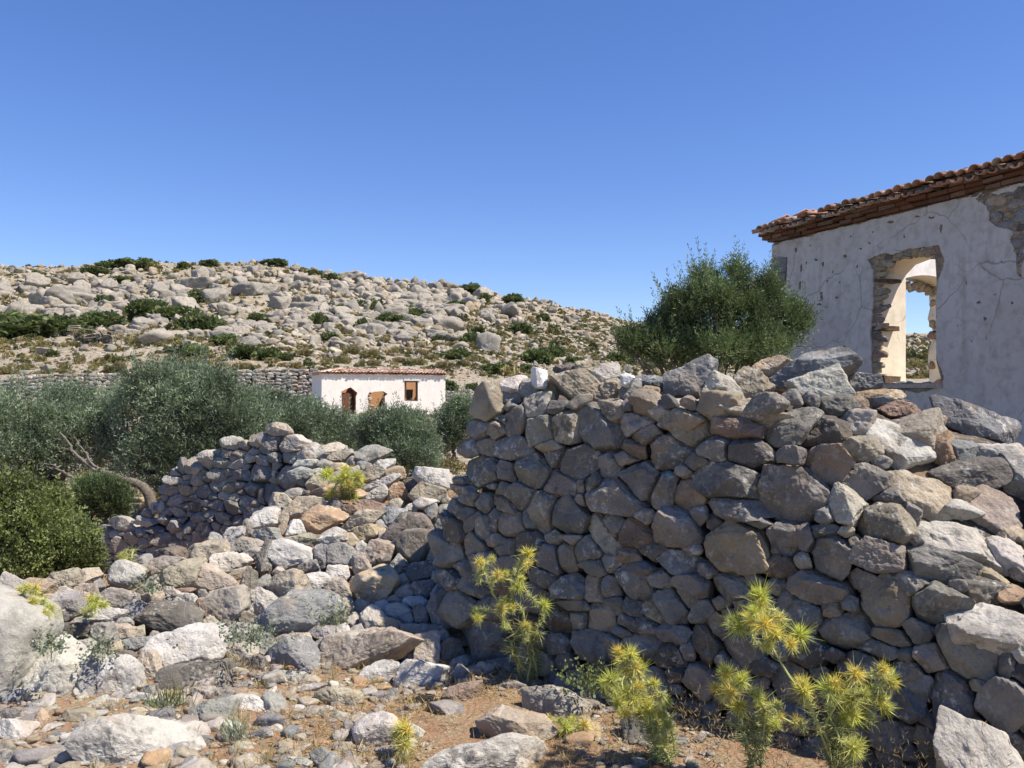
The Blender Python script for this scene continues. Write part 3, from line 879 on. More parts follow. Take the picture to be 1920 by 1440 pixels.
WS += trace(760, 960, 1 / 3, [
    (780, 375, 78, 58, "b"), (910, 430, 84, 66), (1045, 442, 58, 66, "t"), (1140, 430, 54, 56), (1290, 392, 112, 116), (1420, 372, 78, 48), (940, 532, 98, 36), (960, 602, 52, 48), (1085, 600, 92, 92, "t"), (1170, 532, 58, 48),
    (1265, 542, 68, 52), (1230, 612, 48, 38), (1400, 562, 76, 56, 12, "t"), (1490, 532, 96, 70, 25), (1590, 462, 86, 78, "p"), (1200, 678, 54, 28), (1330, 646, 84, 38), (1490, 682, 78, 52), (1040, 762, 124, 98, "b"), (1150, 752, 54, 66),
    (1310, 762, 106, 66), (1490, 812, 96, 66, "d"), (1580, 782, 46, 46), (850, 605, 96, 76, "d"), (430, 730, 138, 116, "b"), (250, 112, 66, 86), (235, 232, 56, 76), (370, 422, 86, 56), (1250, 870, 100, 50), (1080, 880, 90, 40, "d"), (620, 640, 90, 90, "d"), (560, 420, 100, 80, "d"), (700, 480, 90, 70, "g")])

def in_lit(t): return t in WLIT

WPOLY = [(935, 732), (1000, 742), (1060, 748), (1200, 752), (1330, 748), (1450, 742), (1560, 740), (1620, 772), (1700, 792), (1790, 818), (1880, 850), (1960, 855), (2070, 880), (2110, 1000), (2120, 1600), (1900, 1600), (1260, 1500), (1180, 1345), (1080, 1310), (960, 1265), (860, 1245), (822, 1080),
         (828, 1000), (850, 930), (868, 840), (885, 770), (905, 735)]

def surf_axes(P1, Px, Py):
    ex = unit(Px - P1); up = Py - P1
    ez = unit(np.cross(ex, up)); ey = unit(np.cross(ez, ex))
    if ez[1] > 0: ez = -ez; ey = unit(np.cross(ez, ex))
    return ex, ey, ez

def build_wall():
    pack = Pack([t for t in WS + WLIT if t[0] > 800])
    for i, t in enumerate(pack.S): pack.S[i] = (t[0], t[1], t[2], t[3], t[4], t[5])
    pack.fill(WPOLY, 9.5, 34, 5, list("gggbtpgd"), step=4, flat=1.5, inset=6)
    S = pack.S
    root = empty("dry_stone_wall", (0.9, 4.15, 0.0), "tall shaded dry stone wall with a slumped sunlit end, in front of the plastered ruin", "stone wall")
    order = sorted(range(len(S)), key=lambda i: -S[i][2] * S[i][3])
    big = set(order[:100]); bag = Bag()
    for i, st in enumerate(S):
        P = wall_pt(st[0], st[1]); Px = wall_pt(st[0] + 6, st[1]); Py = wall_pt(st[0], st[1] - 6)
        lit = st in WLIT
        if lit:
            ex, ey, ez = surf_axes(P, Px, Py)
        else:
            ex = WE; ez = unit(WN + np.array([0, 0, BATTER])); ey = unit(np.cross(ez, ex))
            if ey[2] < 0: ey = -ey
        k = P[0] / P[1]
        sx = P[1] / (F * (WE[0] - k * WE[1])); sy = P[1] / F * (1.0 if not lit else 1.12)
        if lit: sx = np.linalg.norm(Px - P) / 6
        rng = np.random.default_rng(9000 + i)
        dep = float(np.clip(0.85 * math.sqrt(st[2] * sx * st[3] * sy), 0.035, 0.24))
        cen = P - ez * dep * (0.72 + rng.uniform(-0.24, 0.30))
        # small tilt of every stone in its bed
        ez2 = unit(ez + ex * rng.normal() * 0.20 + ey * rng.normal() * 0.20)
        ex2 = unit(ex - ez2 * (ex @ ez2)); ey2 = np.cross(ez2, ex2)
        pl = pack.planes(i, 1.35, 0.8, .72) if not lit else pack.planes(i, 1.3, 0, .85, True)
        lvl = 6 if st[2] * st[3] > 3000 else 5 if st[2] * st[3] > 300 else 4
        V, Fc = place_stone(st, 1000 + i, cen, ex2, ey2, ez2, sx, sy, dep, pl, lvl, 0.12, 40, 9 if not lit else 13, 5 + i % 3 if lit or len(pl) < 6 else 0)
        col = calm(tint(st[5], 1000 + i), .28) * (np.array([1, 1, 1, 1]) if lit else np.array([.86, .83, .785, 1]))  # shade painted in: unlit face stones tinted darker and warmer than sunlit ones
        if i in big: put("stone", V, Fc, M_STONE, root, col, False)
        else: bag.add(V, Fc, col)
    o = bag.build("small_stones", M_STONE, root)
    o["kind"] = "stuff"
    # rubble and earth core of the wall
    pxs = np.linspace(868, 2085, 110); rows = []
    for p in pxs:
        pe = p
        top = float(np.interp(pe, *WTOP)) + 16 + max(0, pe - 1960) * .5
        col = []
        for q in np.linspace(top, 1620, 16):
            P = wall_pt(pe, q); col.append(P - WN * -0.0 - WN * 0.17 + WE * (p - pe) * 0.0022)
        T = col[0]
        back = [np.array([T[0], T[1], T[2] + 0.02]) - WN * 0.5, np.array([T[0], T[1], -0.3]) - WN * 0.62]
        rows.append(col[::-1] + back)
    A = np.array(rows); n, m = A.shape[:2]
    A = A + (fbm(A.reshape(-1, 3) * 6, 2, 4) * 0.02).reshape(n, m, 1)
    i = np.arange(n - 1)[:, None] * m; j = np.arange(m - 1)[None]
    Fq = np.stack([i + j, i + j + 1, i + m + j + 1, i + m + j], -1).reshape(-1, 4)
    put("earth_core", A.reshape(-1, 3), Fq, M_STONE, root, np.array([.12, .10, .08, .3]))
    return root, S

wall_root, WALL_STONES = build_wall()

# loose stones lying on the top of the wall
CAPS = []
def caps():
    rows = trace(800, 660, .29167, [
        (560, 225, 72, 58, "w"), (658, 235, 70, 52, "g"), (785, 230, 68, 88, "t"), (1015, 242, 205, 88, 27, "t"), (900, 112, 62, 28, "d"), (1040, 108, 92, 42, "t"), (1130, 165, 100, 62, "w"), (1310, 270, 68, 78, "g"),
        (1430, 288, 58, 78, "y"), (1690, 190, 190, 98, -17, "b"), (1440, 200, 110, 38, "b"), (1560, 385, 150, 70, -8, "w"), (1480, 420, 80, 50, "g"), (1240, 350, 60, 40, "w"), (560, 300, 50, 38, "g"), (1380, 385, 40, 30, "w"), (1180, 240, 70, 60, "t")])
    rows += trace(1320, 640, .3125, [
        (415, 165, 118, 46, -8, "y"), (610, 195, 240, 86, -13, "b"), (705, 300, 186, 126, "w"), (940, 255, 84, 50, "b"), (275, 270, 92, 82, -20, "t"), (120, 305, 140, 62, 20, "w"), (380, 382, 62, 30, "w"), (60, 400, 76, 58, "w"),
        (300, 420, 170, 56, 12, "t"), (505, 392, 54, 42, "g"), (1045, 352, 136, 44, "y"), (1085, 372, 100, 36, 8, "b"), (1155, 400, 96, 44, "r"), (850, 405, 78, 60, "r"), (1610, 490, 184, 92, 10, "b")])
    pack = Pack(rows)
    spec = {3: "long oblong tan boulder leaning on the wall top, near its broken end", 9: "big pointed blue-grey block on the wall top below the olive tree", 18: "big flat grey slab jutting from the top of the wall pile",
            19: "big whitish grey block just under the jutting slab on the wall", 31: "dark blue-grey jagged block sitting against the shaded plaster wall", 17: "thin ochre slab lying behind the jutting grey slab"}
    lab = []
    for i, st in enumerate(rows):
        px, py = st[0], st[1]
        base = wall_pt(px, min(py, np.interp(px, *WTOP)))
        rng = np.random.default_rng(400 + i)
        off = 0.10 + 0.0045 * max(0, np.interp(px, *WTOP) - py)
        Y = base[1] + off
        P = at(px, py, Y)
        s = Y / F
        ex = unit(np.array([1, -0.25 + rng.normal() * .1, 0])); ez = unit(np.array([-0.1 + rng.normal() * .15, -1, 0.28 + rng.normal() * .12]))
        ex = unit(ex - ez * (ex @ ez)); ey = np.cross(ez, ex)
        if ey[2] < 0: ey = -ey
        dep = float(np.clip(0.95 * math.sqrt(st[2] * st[3]) * s, 0.04, 0.26))
        V, Fc = place_stone(st, 2000 + i, P, ex, ey, ez, s, s, dep, pack.planes(i, 1.4, 0, .85, True), 6 if st[2] * st[3] > 1500 else 5, 0.12, 36, 13, 5 + i % 3)
        o = put("loose_stone", V, Fc, M_STONE, None, tint(st[5], 2000 + i), False)
        tag(o, spec.get(i), "stone", "loose stones along the top of the tall wall")
        if i in spec: continue
        size = "small" if st[2] * st[3] < 300 else "middling" if st[2] * st[3] < 700 else "large"
        where = ("by the wall's broken end" if px < 1040 else "between the whitewashed stones" if px < 1180 else "beneath the olive tree" if px < 1330 else "beside the jutting slab" if px < 1600 else "in front of the ruined window" if px < 1760 else "against the ruin")
        lab.append([o, f"{size} {TONE_WORD[st[5]]} stone on the wall top, {where}", px, py])
    ordinals(lab)
    # two whitewashed lumps
    for i, (px, py, rx, ry, l) in enumerate([(1013, 708, 12, 19, "upright whitewashed stone on the wall top, close to the broken end"), (1178, 712, 11, 11, "small whitewashed knob of stone showing behind the wall top")]):
        Y = wall_pt(px, np.interp(px, *WTOP))[1] + 0.12
        s = Y / F
        V, Fc = rock(rx * s * 1.15, ry * s * .8, ry * s * .95, 79 + i, 5, None, 0.08, 36, 7)
        o = put("whitewashed_stone", V + at(px, py - 1, Y), Fc, M_WHITE, None, smooth=False)
        tag(o, l, "stone", "whitewashed stones")

M_WHITE = simple_mat("whitewash", ((.42, .41, .39), (.66, .655, .64)), 14, 0.9, 0.5)
caps()

# ------------------------------------------------------------------ the lower wall stub behind the heap
SA = np.array([(640 - 960) / F * 7.9, 7.9, 0]); SB = np.array([(190 - 960) / F * 9.6, 9.6, 0])
SE = unit(SA - SB); SN = np.array([SE[1], -SE[0], 0.0])
if SN[1] > 0: SN = -SN
def stub_pt(px, py, push=0.0):
    g, k = slope(py), kx(px, py)
    Y = (SA @ SN - 0.12 * EYE + push) / (k * SN[0] + SN[1] + 0.12 * g)
    return np.array([k * Y, Y, EYE + g * Y])

def build_stub():
    poly = [(655, 880), (625, 862), (580, 846), (540, 838), (500, 832), (440, 832), (425, 856), (380, 866), (335, 874), (314, 905), (302, 948), (262, 968), (205, 1000), (180, 1040), (185, 1075), (300, 1075), (430, 1020), (560, 955), (660, 900)]
    tr = trace(180, 800, 1 / 6, [
        (1060, 460, 150, 85, "t"), (1250, 420, 95, 90, "w"), (950, 470, 60, 70, "g"), (1500, 215, 95, 65, "w"), (1470, 300, 80, 55, "g"), (1600, 290, 70, 50, "t"), (1800, 190, 115, 70, "t"), (1760, 270, 60, 50, "g"), (1500, 690, 70, 70, "t"), (1730, 700, 100, 90, "b"),
        (1680, 830, 90, 80, "g"), (1850, 770, 70, 90, "t"), (890, 600, 90, 60, "w"), (1330, 670, 80, 70, "g"), (1200, 740, 90, 80, "b"), (1080, 900, 110, 70, "d"), (640, 940, 60, 50, "w"), (715, 910, 40, 50, "w"), (530, 1070, 90, 60, "w"), (300, 1120, 110, 70, "w"),
        (190, 1200, 70, 40, "w"), (50, 1230, 80, 70, "g"), (70, 1340, 60, 50, "w"), (1580, 1050, 80, 70, "g"), (840, 1120, 110, 90, "g"), (1030, 1120, 70, 90, "b"), (1640, 560, 80, 70, "b"), (1500, 520, 60, 40, "g"), (1850, 380, 80, 90, "g"), (1880, 240, 70, 100, "g"), (1240, 1150, 60, 90, "b")])
    tr += trace(0, 780, .4583, [(1120, 60, 36, 22, 0, "t"), (1090, 112, 90, 38, 8, "g"), (1160, 122, 60, 36, 15, "w"), (1250, 170, 40, 28, "w"), (1180, 250, 60, 70, "g"), (1240, 330, 60, 60, "b"), (1090, 320, 50, 60, "b"), (1190, 170, 50, 30, "g"), (1060, 230, 60, 60, "g")])
    tr = [(t[0], t[1], t[2] * .86, t[3] * .86, t[4], t[5]) for t in tr]
    pack = Pack(tr)
    pack.fill(poly, 3.6, 12, 12, list("gggbtpgw"), step=3, flat=1.5, inset=4)
    root = empty("ruined_wall_stub", (SA + SB) / 2, "low shaded dry stone wall stub running behind the sunlit heap, below the olive grove", "stone wall")
    order = sorted(range(len(pack.S)), key=lambda i: -pack.S[i][2] * pack.S[i][3]); big = set(order[:100]); bag = Bag()
    for i, st in enumerate(pack.S):
        P = stub_pt(st[0], st[1]); k = P[0] / P[1]
        sx = P[1] / (F * abs(SE[0] - k * SE[1])); sy = P[1] / F
        rng = np.random.default_rng(300 + i)
        ez = unit(SN + np.array([0, 0, .12])); ez = unit(ez + rng.normal(size=3) * .13)
        ex = unit(SE - ez * (SE @ ez)); ey = np.cross(ez, ex)
        if ey[2] < 0: ey = -ey
        dep = float(np.clip(0.9 * math.sqrt(st[2] * sx * st[3] * sy), 0.03, 0.2))
        V, Fc = place_stone(st, 3000 + i, P - ez * dep * (0.7 + rng.uniform(-.12, .2)), ex, ey, ez, sx, sy, dep, pack.planes(i, 1.6, .5), 5 if i in big else 4, 0.11, 36, 9)
        if i in big: put("stone", V, Fc, M_STONE, root, calm(tint(st[5], 3000 + i), .3) * np.array([.95, .94, .92, 1]), False)
        else: bag.add(V, Fc, calm(tint(st[5], 3000 + i), .3) * np.array([.95, .94, .92, 1]))
    # back row of the wall top
    rng = np.random.default_rng(8)
    for p in np.arange(330, 640, 13):
        top = np.interp(p, [300, 335, 425, 440, 540, 640], [905, 876, 858, 836, 840, 872])
        for d in (0.2, 0.38, 0.55):
            P = stub_pt(p + rng.normal() * 4, top + 6)
            P = P - SN * d
            s = rng.uniform(0.06, 0.11)
            V, Fc = rock(s * 1.2, s, s * .8, 3500 + int(rng.integers(500)), 3, None, .06, 18)
            bag.add(V + P + np.array([0, 0, rng.uniform(-.06, .03)]), Fc, tint("gwtg"[int(rng.integers(4))], int(p)))
    o = bag.build("small_stones", M_STONE, root); o["kind"] = "stuff"
    rows = []
    for p in np.linspace(196, 660, 60):
        top = np.interp(p, [180, 205, 262, 302, 314, 335, 425, 440, 540, 580, 660], [1045, 1008, 976, 956, 915, 884, 866, 845, 848, 856, 892]) + 5
        col = [stub_pt(p, q) - SN * 0.13 for q in np.linspace(1130, top, 10)]
        T = col[-1]
        rows.append(col + [T - SN * 0.5, np.array([T[0], T[1], -.2]) - SN * 0.6])
    A = np.array(rows); n, m = A.shape[:2]
    i = np.arange(n - 1)[:, None] * m; j = np.arange(m - 1)[None]
    put("earth_core", A.reshape(-1, 3), np.stack([i + j, i + j + 1, i + m + j + 1, i + m + j], -1).reshape(-1, 4), M_STONE, root, np.array([.14, .12, .10, .3]))

build_stub()

# ------------------------------------------------------------------ fallen stones
RUB = [(-22, 1228, 112, 122, 0, "w", "great smooth pale boulder cut off by the picture's left edge"), (22, 1108, 40, 26, 20, "w", "whitish hump just above the great pale boulder")]
RUB += trace(0, 1040, 1 / 6, [
    (430, 370, 165, 85, "t"), (470, 500, 200, 50, "t"), (760, 620, 175, 128, "g"), (960, 430, 130, 78, "t"), (720, 430, 120, 46, "w"), (1400, 250, 250, 168, "w"), (1350, 500, 205, 110, "p"), (1520, 640, 155, 100, "b"),
    (1150, 700, 220, 98, "w"), (1390, 760, 88, 50, "g"), (830, 870, 236, 100, "d"), (900, 760, 98, 48, "w"), (1160, 900, 150, 150, "g"), (1370, 870, 130, 95, "t"), (930, 1055, 156, 98, "g"), (720, 1020, 98, 54, "g"),
    (1280, 1070, 68, 68, "y"), (1640, 1110, 98, 68, "t"), (1440, 1140, 88, 42, "d"), (1550, 1000, 140, 70, "b")])
RUB += trace(0, 1200, 1 / 6, [
    (640, 430, 345, 310, "w"), (1060, 430, 130, 250, 12, "g"), (1320, 450, 235, 220, 15, "w"), (80, 860, 110, 80, "b"), (130, 1040, 178, 130, "w"), (450, 920, 98, 146, "y"), (500, 770, 118, 46, "w"), (60, 1250, 80, 78, "t"), (300, 870, 68, 46, "w"),
    (1030, 780, 78, 42, -30, "t"), (970, 1010, 176, 72, -15, "p"), (1330, 940, 168, 66, "g"), (690, 1110, 98, 56, "b"), (460, 1140, 56, 56, "r"), (840, 1150, 58, 36, "t"), (680, 1230, 84, 56, "t"), (800, 1230, 56, 42, "b"), (1500, 1250, 440, 215, "w"),
    (1520, 640, 118, 44, "w"), (1240, 690, 88, 36, "w"), (880, 1330, 186, 120, "g"), (540, 1310, 98, 66, "g"), (200, 1350, 146, 86, "p"), (1870, 1040, 86, 56, "t")])
RUB += trace(160, 1020, 1 / 6, [
    (980, 110, 158, 66, "d"), (1330, 110, 225, 104, -12, "t"), (900, 230, 220, 90, -18, "p"), (1090, 370, 245, 140, "t"), (1490, 430, 280, 130, 15, "t"), (1640, 230, 148, 106, "w"), (1720, 330, 118, 54, -18, "t"), (1840, 440, 76, 116, "d"),
    (700, 580, 116, 96, "t"), (960, 570, 116, 76, 10, "p"), (1110, 620, 126, 70, "w"), (1110, 530, 78, 36, "r"), (890, 850, 365, 152, 5, "d"), (1320, 730, 84, 106, "r"), (1585, 690, 185, 225, "p"), (1860, 640, 80, 130, "w"), (1200, 1190, 395, 235, -10, "w"),
    (350, 1170, 68, 66, "y"), (490, 1270, 88, 52, "d"), (1700, 1220, 158, 96, "w")])
RUB += trace(300, 1200, 1 / 6, [
    (480, 430, 285, 195, "d"), (520, 620, 126, 104, "p"), (620, 830, 188, 156, "g"), (380, 770, 54, 106, "p"), (1020, 740, 226, 86, 5, "w"), (1500, 220, 248, 158, "b"), (1450, 430, 200, 72, "w"), (1680, 540, 138, 40, "w"), (1290, 600, 66, 36, "p"),
    (1550, 790, 78, 38, "w"), (500, 1150, 78, 52, "b"), (720, 1130, 86, 56, "p"), (1120, 1090, 156, 52, -25, "b"), (1290, 1010, 86, 46, "w"), (80, 1030, 78, 56, "t"), (890, 370, 76, 36, "t"), (1060, 1380, 56, 36, "w"), (900, 1390, 76, 56, "d"), (780, 1390, 38, 34, "b"),
    (1010, 1310, 66, 28, -30, "y"), (1580, 1120, 66, 46, "t"), (1480, 1400, 76, 46, "w"), (1850, 1400, 126, 100, "g")])
RUB += trace(420, 960, 1 / 6, [
    (120, 260, 138, 72, -20, "w"), (270, 150, 46, 46, "t"), (280, 240, 48, 38, "p"), (470, 90, 165, 100, -15, "w"), (660, 80, 46, 56, "t"), (500, 270, 146, 84, "g"), (660, 200, 46, 56, "t"), (820, 190, 92, 90, "w"), (1060, 110, 210, 118, "o"), (1230, 240, 126, 44, "w"),
    (1560, 100, 195, 100, -15, "t"), (1590, 230, 145, 96, "y"), (1430, 320, 84, 72, "y"), (240, 390, 146, 62, "g"), (330, 470, 116, 62, "g"), (470, 510, 100, 176, "d"), (700, 480, 245, 164, "w"), (860, 320, 200, 62, "t"), (1200, 340, 136, 54, "w"), (1110, 460, 96, 104, "b"),
    (1300, 480, 165, 126, "g"), (910, 660, 168, 76, -15, "b"), (1050, 790, 136, 116, "w"), (720, 860, 178, 124, "t"), (330, 800, 106, 116, "d"), (150, 690, 116, 44, -20, "p"), (390, 990, 146, 126, "w"), (1740, 480, 168, 150, "p"), (1550, 600, 92, 94, "p"),
    (1680, 820, 270, 190, "y"), (1360, 1100, 114, 104, "t"), (800, 1180, 415, 190, -12, "b"), (1680, 1230, 148, 146, "w"), (1850, 1280, 116, 84, "t"), (1450, 1200, 56, 76, "p"), (1340, 1340, 76, 66, "w"), (1130, 1370, 136, 66, "g")])
RUB += trace(540, 800, 1 / 6, [
    (480, 280, 136, 72, -30, "w"), (590, 350, 146, 60, -10, "t"), (220, 415, 116, 54, -10, "w"), (400, 440, 116, 46, "g"), (560, 460, 126, 56, "y"), (710, 400, 66, 56, "p"), (920, 340, 168, 100, -20, "g"), (740, 490, 56, 36, "p"), (980, 520, 126, 84, "p"), (1070, 440, 106, 56, "w"),
    (1210, 520, 96, 56, "y"), (1080, 640, 186, 64, -8, "w"), (340, 620, 106, 96, "t"), (500, 740, 245, 66, "o"), (1010, 780, 126, 66, "w"), (1240, 740, 106, 96, "o"), (1410, 660, 96, 84, "d"), (1640, 600, 186, 104, 15, "w"), (1560, 750, 195, 116, 10, "t"), (1560, 860, 126, 56, "w"),
    (1620, 960, 66, 86, "g"), (1390, 920, 66, 46, "w"), (1220, 880, 76, 56, "t"), (890, 900, 146, 60, 10, "r"), (690, 970, 116, 80, -10, "r"), (160, 900, 166, 84, -30, "t"), (370, 880, 66, 56, "w"), (520, 900, 76, 76, "d"), (1190, 1020, 116, 116, "b"), (1400, 1150, 270, 200, "d"),
    (160, 540, 136, 66, "g"), (340, 520, 56, 46, "w"), (230, 330, 56, 46, "p"), (850, 440, 60, 50, "b")])
RUB += trace(560, 1160, 1 / 6, [
    (730, 400, 525, 180, -15, "t"), (1440, 330, 156, 176, "p"), (920, 620, 216, 78, -14, "w"), (1330, 650, 265, 126, "w"), (470, 890, 248, 120, 10, "t"), (310, 1030, 66, 28, "w"), (860, 1290, 290, 190, "w"), (1830, 650, 86, 86, "b"), (1870, 840, 148, 92, -20, "r"), (1490, 845, 48, 22, "t"),
    (1280, 1000, 56, 24, "p"), (120, 700, 106, 46, "t"), (1400, 110, 216, 52, "b"), (250, 190, 126, 84, "g"), (1290, 1290, 100, 70, "w"), (1200, 1440, 110, 60, "w")])
RUB += trace(760, 960, 1 / 3, [
    (600, 1220, 156, 84, 10, "t"), (430, 1400, 245, 86, "w"), (455, 880, 38, 28, "t"), (620, 980, 54, 22, "g"), (850, 1075, 152, 72, "p"), (950, 980, 66, 46, "b"), (980, 915, 66, 46, "g"), (1035, 1040, 56, 38, "b"), (1310, 1225, 78, 78, "d"), (240, 535, 116, 106, "b"), (80, 345, 70, 60, "d"),
    (150, 645, 116, 44, "b"), (90, 590, 48, 44, "b"), (60, 512, 66, 26, "w"), (60, 190, 90, 110, "d"), (310, 850, 40, 30, "p"), (200, 470, 60, 40, "g"), (100, 430, 60, 45, "b")])
RUB += trace(1280, 960, 1 / 3, [(1690, 1530, 165, 285, -5, "w")])
RUB_SPEC = {}

def build_rubble():
    S = []
    for t in RUB:
        # the same stone read off two enlargements counts once
        dup = False
        for o in S:
            if math.hypot(o[0] - t[0], o[1] - t[1]) < 0.55 * min(max(o[2], o[3]), max(t[2], t[3])) and 0.35 < (o[2] * o[3]) / (t[2] * t[3]) < 2.8: dup = True
        if not dup: S.append(t)
    spec = {}
    def near(px, py, label):
        i = min(range(len(S)), key=lambda i: math.hypot(S[i][0] - px, S[i][1] - py)); spec[i] = label
    for i, t in enumerate(S):
        if len(t) > 6: spec[i] = t[6]
    near(308, 1162, "dark brown overhanging slab casting a black shadow beneath it")
    near(360, 1218, "broad pale tan slab tilted up in front of the dark brown slab")
    near(681, 1227, "big flat tan slab speckled all over with pale lichen")
    near(553, 1157, "long blue-grey ridged boulder with patches of pale lichen")
    near(700, 1097, "big boulder with an ochre sunlit face, half in the wall's shadow")
    near(550, 1236, "dark slate-blue block behind the short bare grass")
    near(380, 1272, "dark grey rounded boulder with a pale top beside the green tuft")
    near(403, 1338, "grey lichen-blotched stone standing in front of two tan stones")
    near(250, 1408, "wide pale boulder with white lichen at the picture's bottom edge")
    near(107, 1272, "big rounded whitish boulder right beside the great pale boulder")
    near(220, 1275, "angular whitish block with a dark shaded front, on bare soil")
    near(233, 1082, "big round pale boulder at the foot of the leafy dark bush")
    near(813, 900, "bright whitish slab on the crest where heap meets tall wall")
    near(773, 992, "big dark lichen-spotted round boulder in the shadow of the wall's end")
    near(710, 1040, "large pinkish grey boulder above the ochre-faced boulder")
    near(597, 978, "ragged orange boulder in the middle of the heap")
    near(623, 923, "flat orange stone under the dry thistle on the heap")
    near(693, 857, "grey angular block on the crest against the olive bush")
    near(537, 1040, "large whitish tan slab in the middle of the heap")
    near(498, 1045, "dark upright slab wedged in the heap")
    near(424, 1135, "tall pinkish grey block in the front of the heap")
    near(700, 1165, "whitish square block behind the flat speckled slab")
    near(800, 1215, "upright pinkish block at the end of the flat speckled slab")
    near(782, 1268, "whitish boulder with a shaded hollow beside the dung")
    near(703, 1375, "rounded pale grey boulder behind the wispy yellow plant")
    near(960, 1367, "low tan stone lying alone on the red bare earth")
    near(903, 1427, "wide pale boulder at the picture's bottom edge beside bare red earth")
    near(1043, 1318, "pinkish block half in shadow at the tall wall's foot")
    near(870, 1298, "small reddish wedge-shaped stone on the red earth beside the dung")
    near(1843, 1470, "pale pinkish boulder lit by the sun at the foot of the shaded wall")
    near(75, 1353, "upright ochre block on the ground below the great pale boulder")
    near(638, 1308, "oval tan stone lying on the dry grass")
    near(470, 1323, "flat whitish stone resting on dry grass beside the blotched stone")
    near(840, 1140, "blue-grey pointed block lying in shade at the wall's end")
    near(138, 1185, "flat stone crusted with black lichen beside the great pale boulder")
    n_tr = len(S)
    pack = Pack(S)
    pack.fill([(0, 1095), (180, 1066), (300, 1042), (430, 992), (520, 935), (600, 890), (640, 874), (720, 876), (830, 895), (850, 930), (832, 1000), (826, 1080), (860, 1240), (700, 1235), (420, 1262), (0, 1290)], 7.5, 22, 15, list("ggwtptgwd"), step=4, flat=1.45, inset=4)
    S = pack.S
    order = sorted(range(n_tr, len(S)), key=lambda i: -S[i][2] * S[i][3])
    single = set(range(n_tr)) | set(order[:max(0, 296 - n_tr)])
    bag = Bag(); labels = []
    marks = [(10, 1220, "the great pale boulder"), (308, 1162, "the dark brown slab"), (360, 1218, "the broad tilted slab"), (681, 1227, "the flat speckled slab"), (553, 1157, "the blue-grey ridged boulder"), (700, 1097, "the ochre-faced boulder"),
             (233, 1082, "the big round pale boulder"), (250, 1408, "the bottom lichen boulder"), (380, 1272, "the dark pale-topped boulder"), (597, 978, "the ragged orange boulder"), (650, 905, "the dry thistle"), (813, 905, "the bright crest slab"), (773, 992, "the dark round boulder"),
             (537, 1040, "the large middle slab"), (220, 1275, "the angular white block"), (782, 1268, "the hollowed whitish boulder"), (960, 1367, "the lone tan stone"), (703, 1375, "the wispy plant's boulder"), (550, 1236, "the slate-blue block"), (424, 1135, "the tall pinkish block"), (470, 1323, "the blotched stone's flat neighbour"), (75, 1353, "the upright ochre block")]
    for i, st in enumerate(S):
        cx, cy, rx, ry = st[:4]
        rng = np.random.default_rng(600 + i)
        big = rx * ry
        c2 = cy + 0.65 * ry
        YF, RY, RZ = [float(v) for v in heap(cx)]
        g = slope(c2); sl = RZ / (RY - YF)
        onheap = cx < 900
        Y = -EYE / g
        if onheap and Y > YF:
            Y = (EYE + sl * YF) / (sl - g)
            Y = min(Y, RY + 0.15)
        s = Y / F
        dep = float(np.clip(0.82 * math.sqrt(rx * ry) * s, 0.025, 0.42))
        if onheap: dep = min(dep, 1.3 * ry * s + 0.03)
        Yc = Y + dep * 0.45
        P = at(cx, cy, Yc); s = Yc / F
        lift = 0.35 + rng.normal() * .22
        ez = unit(np.array([rng.normal() * .2, -1, lift])); ex = unit(np.array([1, rng.normal() * .2, rng.normal() * 0.05]))
        ex = unit(ex - ez * (ex @ ez)); ey = np.cross(ez, ex)
        if ey[2] < 0: ey = -ey
        lvl = 6 if big > 2500 else 5 if big > 200 else 4
        if i < 2: lvl = 6
        round_ = 0.10 if i in spec and any(w in spec[i] for w in ("round", "smooth", "oval")) else 0
        V, Fc = place_stone(st, 5000 + i, P, ex, ey, ez, s, s * 1.04, dep, pack.planes(i, 1.2, 0, .86, True) if i > 1 else None, lvl, 0.12 if i > 1 else 0.10, 36 if not round_ else 10, 13, (5 + i % 3) if i > 1 and not round_ else 0)
        if i in single:
            o = put("fallen_stone", V, Fc, M_STONE, None, np.minimum(calm(tint(st[5], 5000 + i), .2) * (np.array([1.2, 1.2, 1.18, 1]) if i > 1 else np.array([.86, .86, .86, 1])), np.array([.58, .56, .52, 1])), lvl < 5)
            tag(o, spec.get(i), "stone", "stones fallen from the collapsed wall")
            if i not in spec:
                a = big
                size = "big" if a > 900 else "middling" if a > 380 else "small" if a > 130 else "tiny"
                asp = max(rx, ry) / min(rx, ry)
                shp = "flat " if asp > 1.9 and rx > ry else "upright " if ry > rx * 1.25 else "long " if asp > 1.6 else ""
                mx, my, mn = min(marks, key=lambda m: math.hypot(m[0] - cx, (m[1] - cy) * 1.2))
                dx, dy = cx - mx, cy - my
                rel = ("just above" if dy < 0 else "just below") if abs(dy) > abs(dx) else ("just left of" if dx < 0 else "just right of")
                labels.append([o, f"{size} {TONE_WORD[st[5]]} {shp}stone {rel} {mn}", cx, cy])
        else:
            bag.add(V, Fc, tint(st[5], 5000 + i))
    # loose chips over the whole heap
    rng = np.random.default_rng(77)
    for i in range(420):
        p = rng.uniform(60, 870); YF, RY, RZ = [float(v) for v in heap(p)]
        Y = rng.uniform(YF - 0.2, RY); x = (p - 960) / F * Y
        z = float(terrain(np.array([x]), np.array([Y]))[0]); r = 0.018 * math.exp(rng.normal() * .5)
        V, Fc = rock(r * 1.3, r, r * .8, 6500 + i % 40, 3, None, .06, 20, 10)
        bag.add(V * .8 + np.array([x, Y, z + r * .3]), Fc, tint("gwtpw"[i % 5], i))
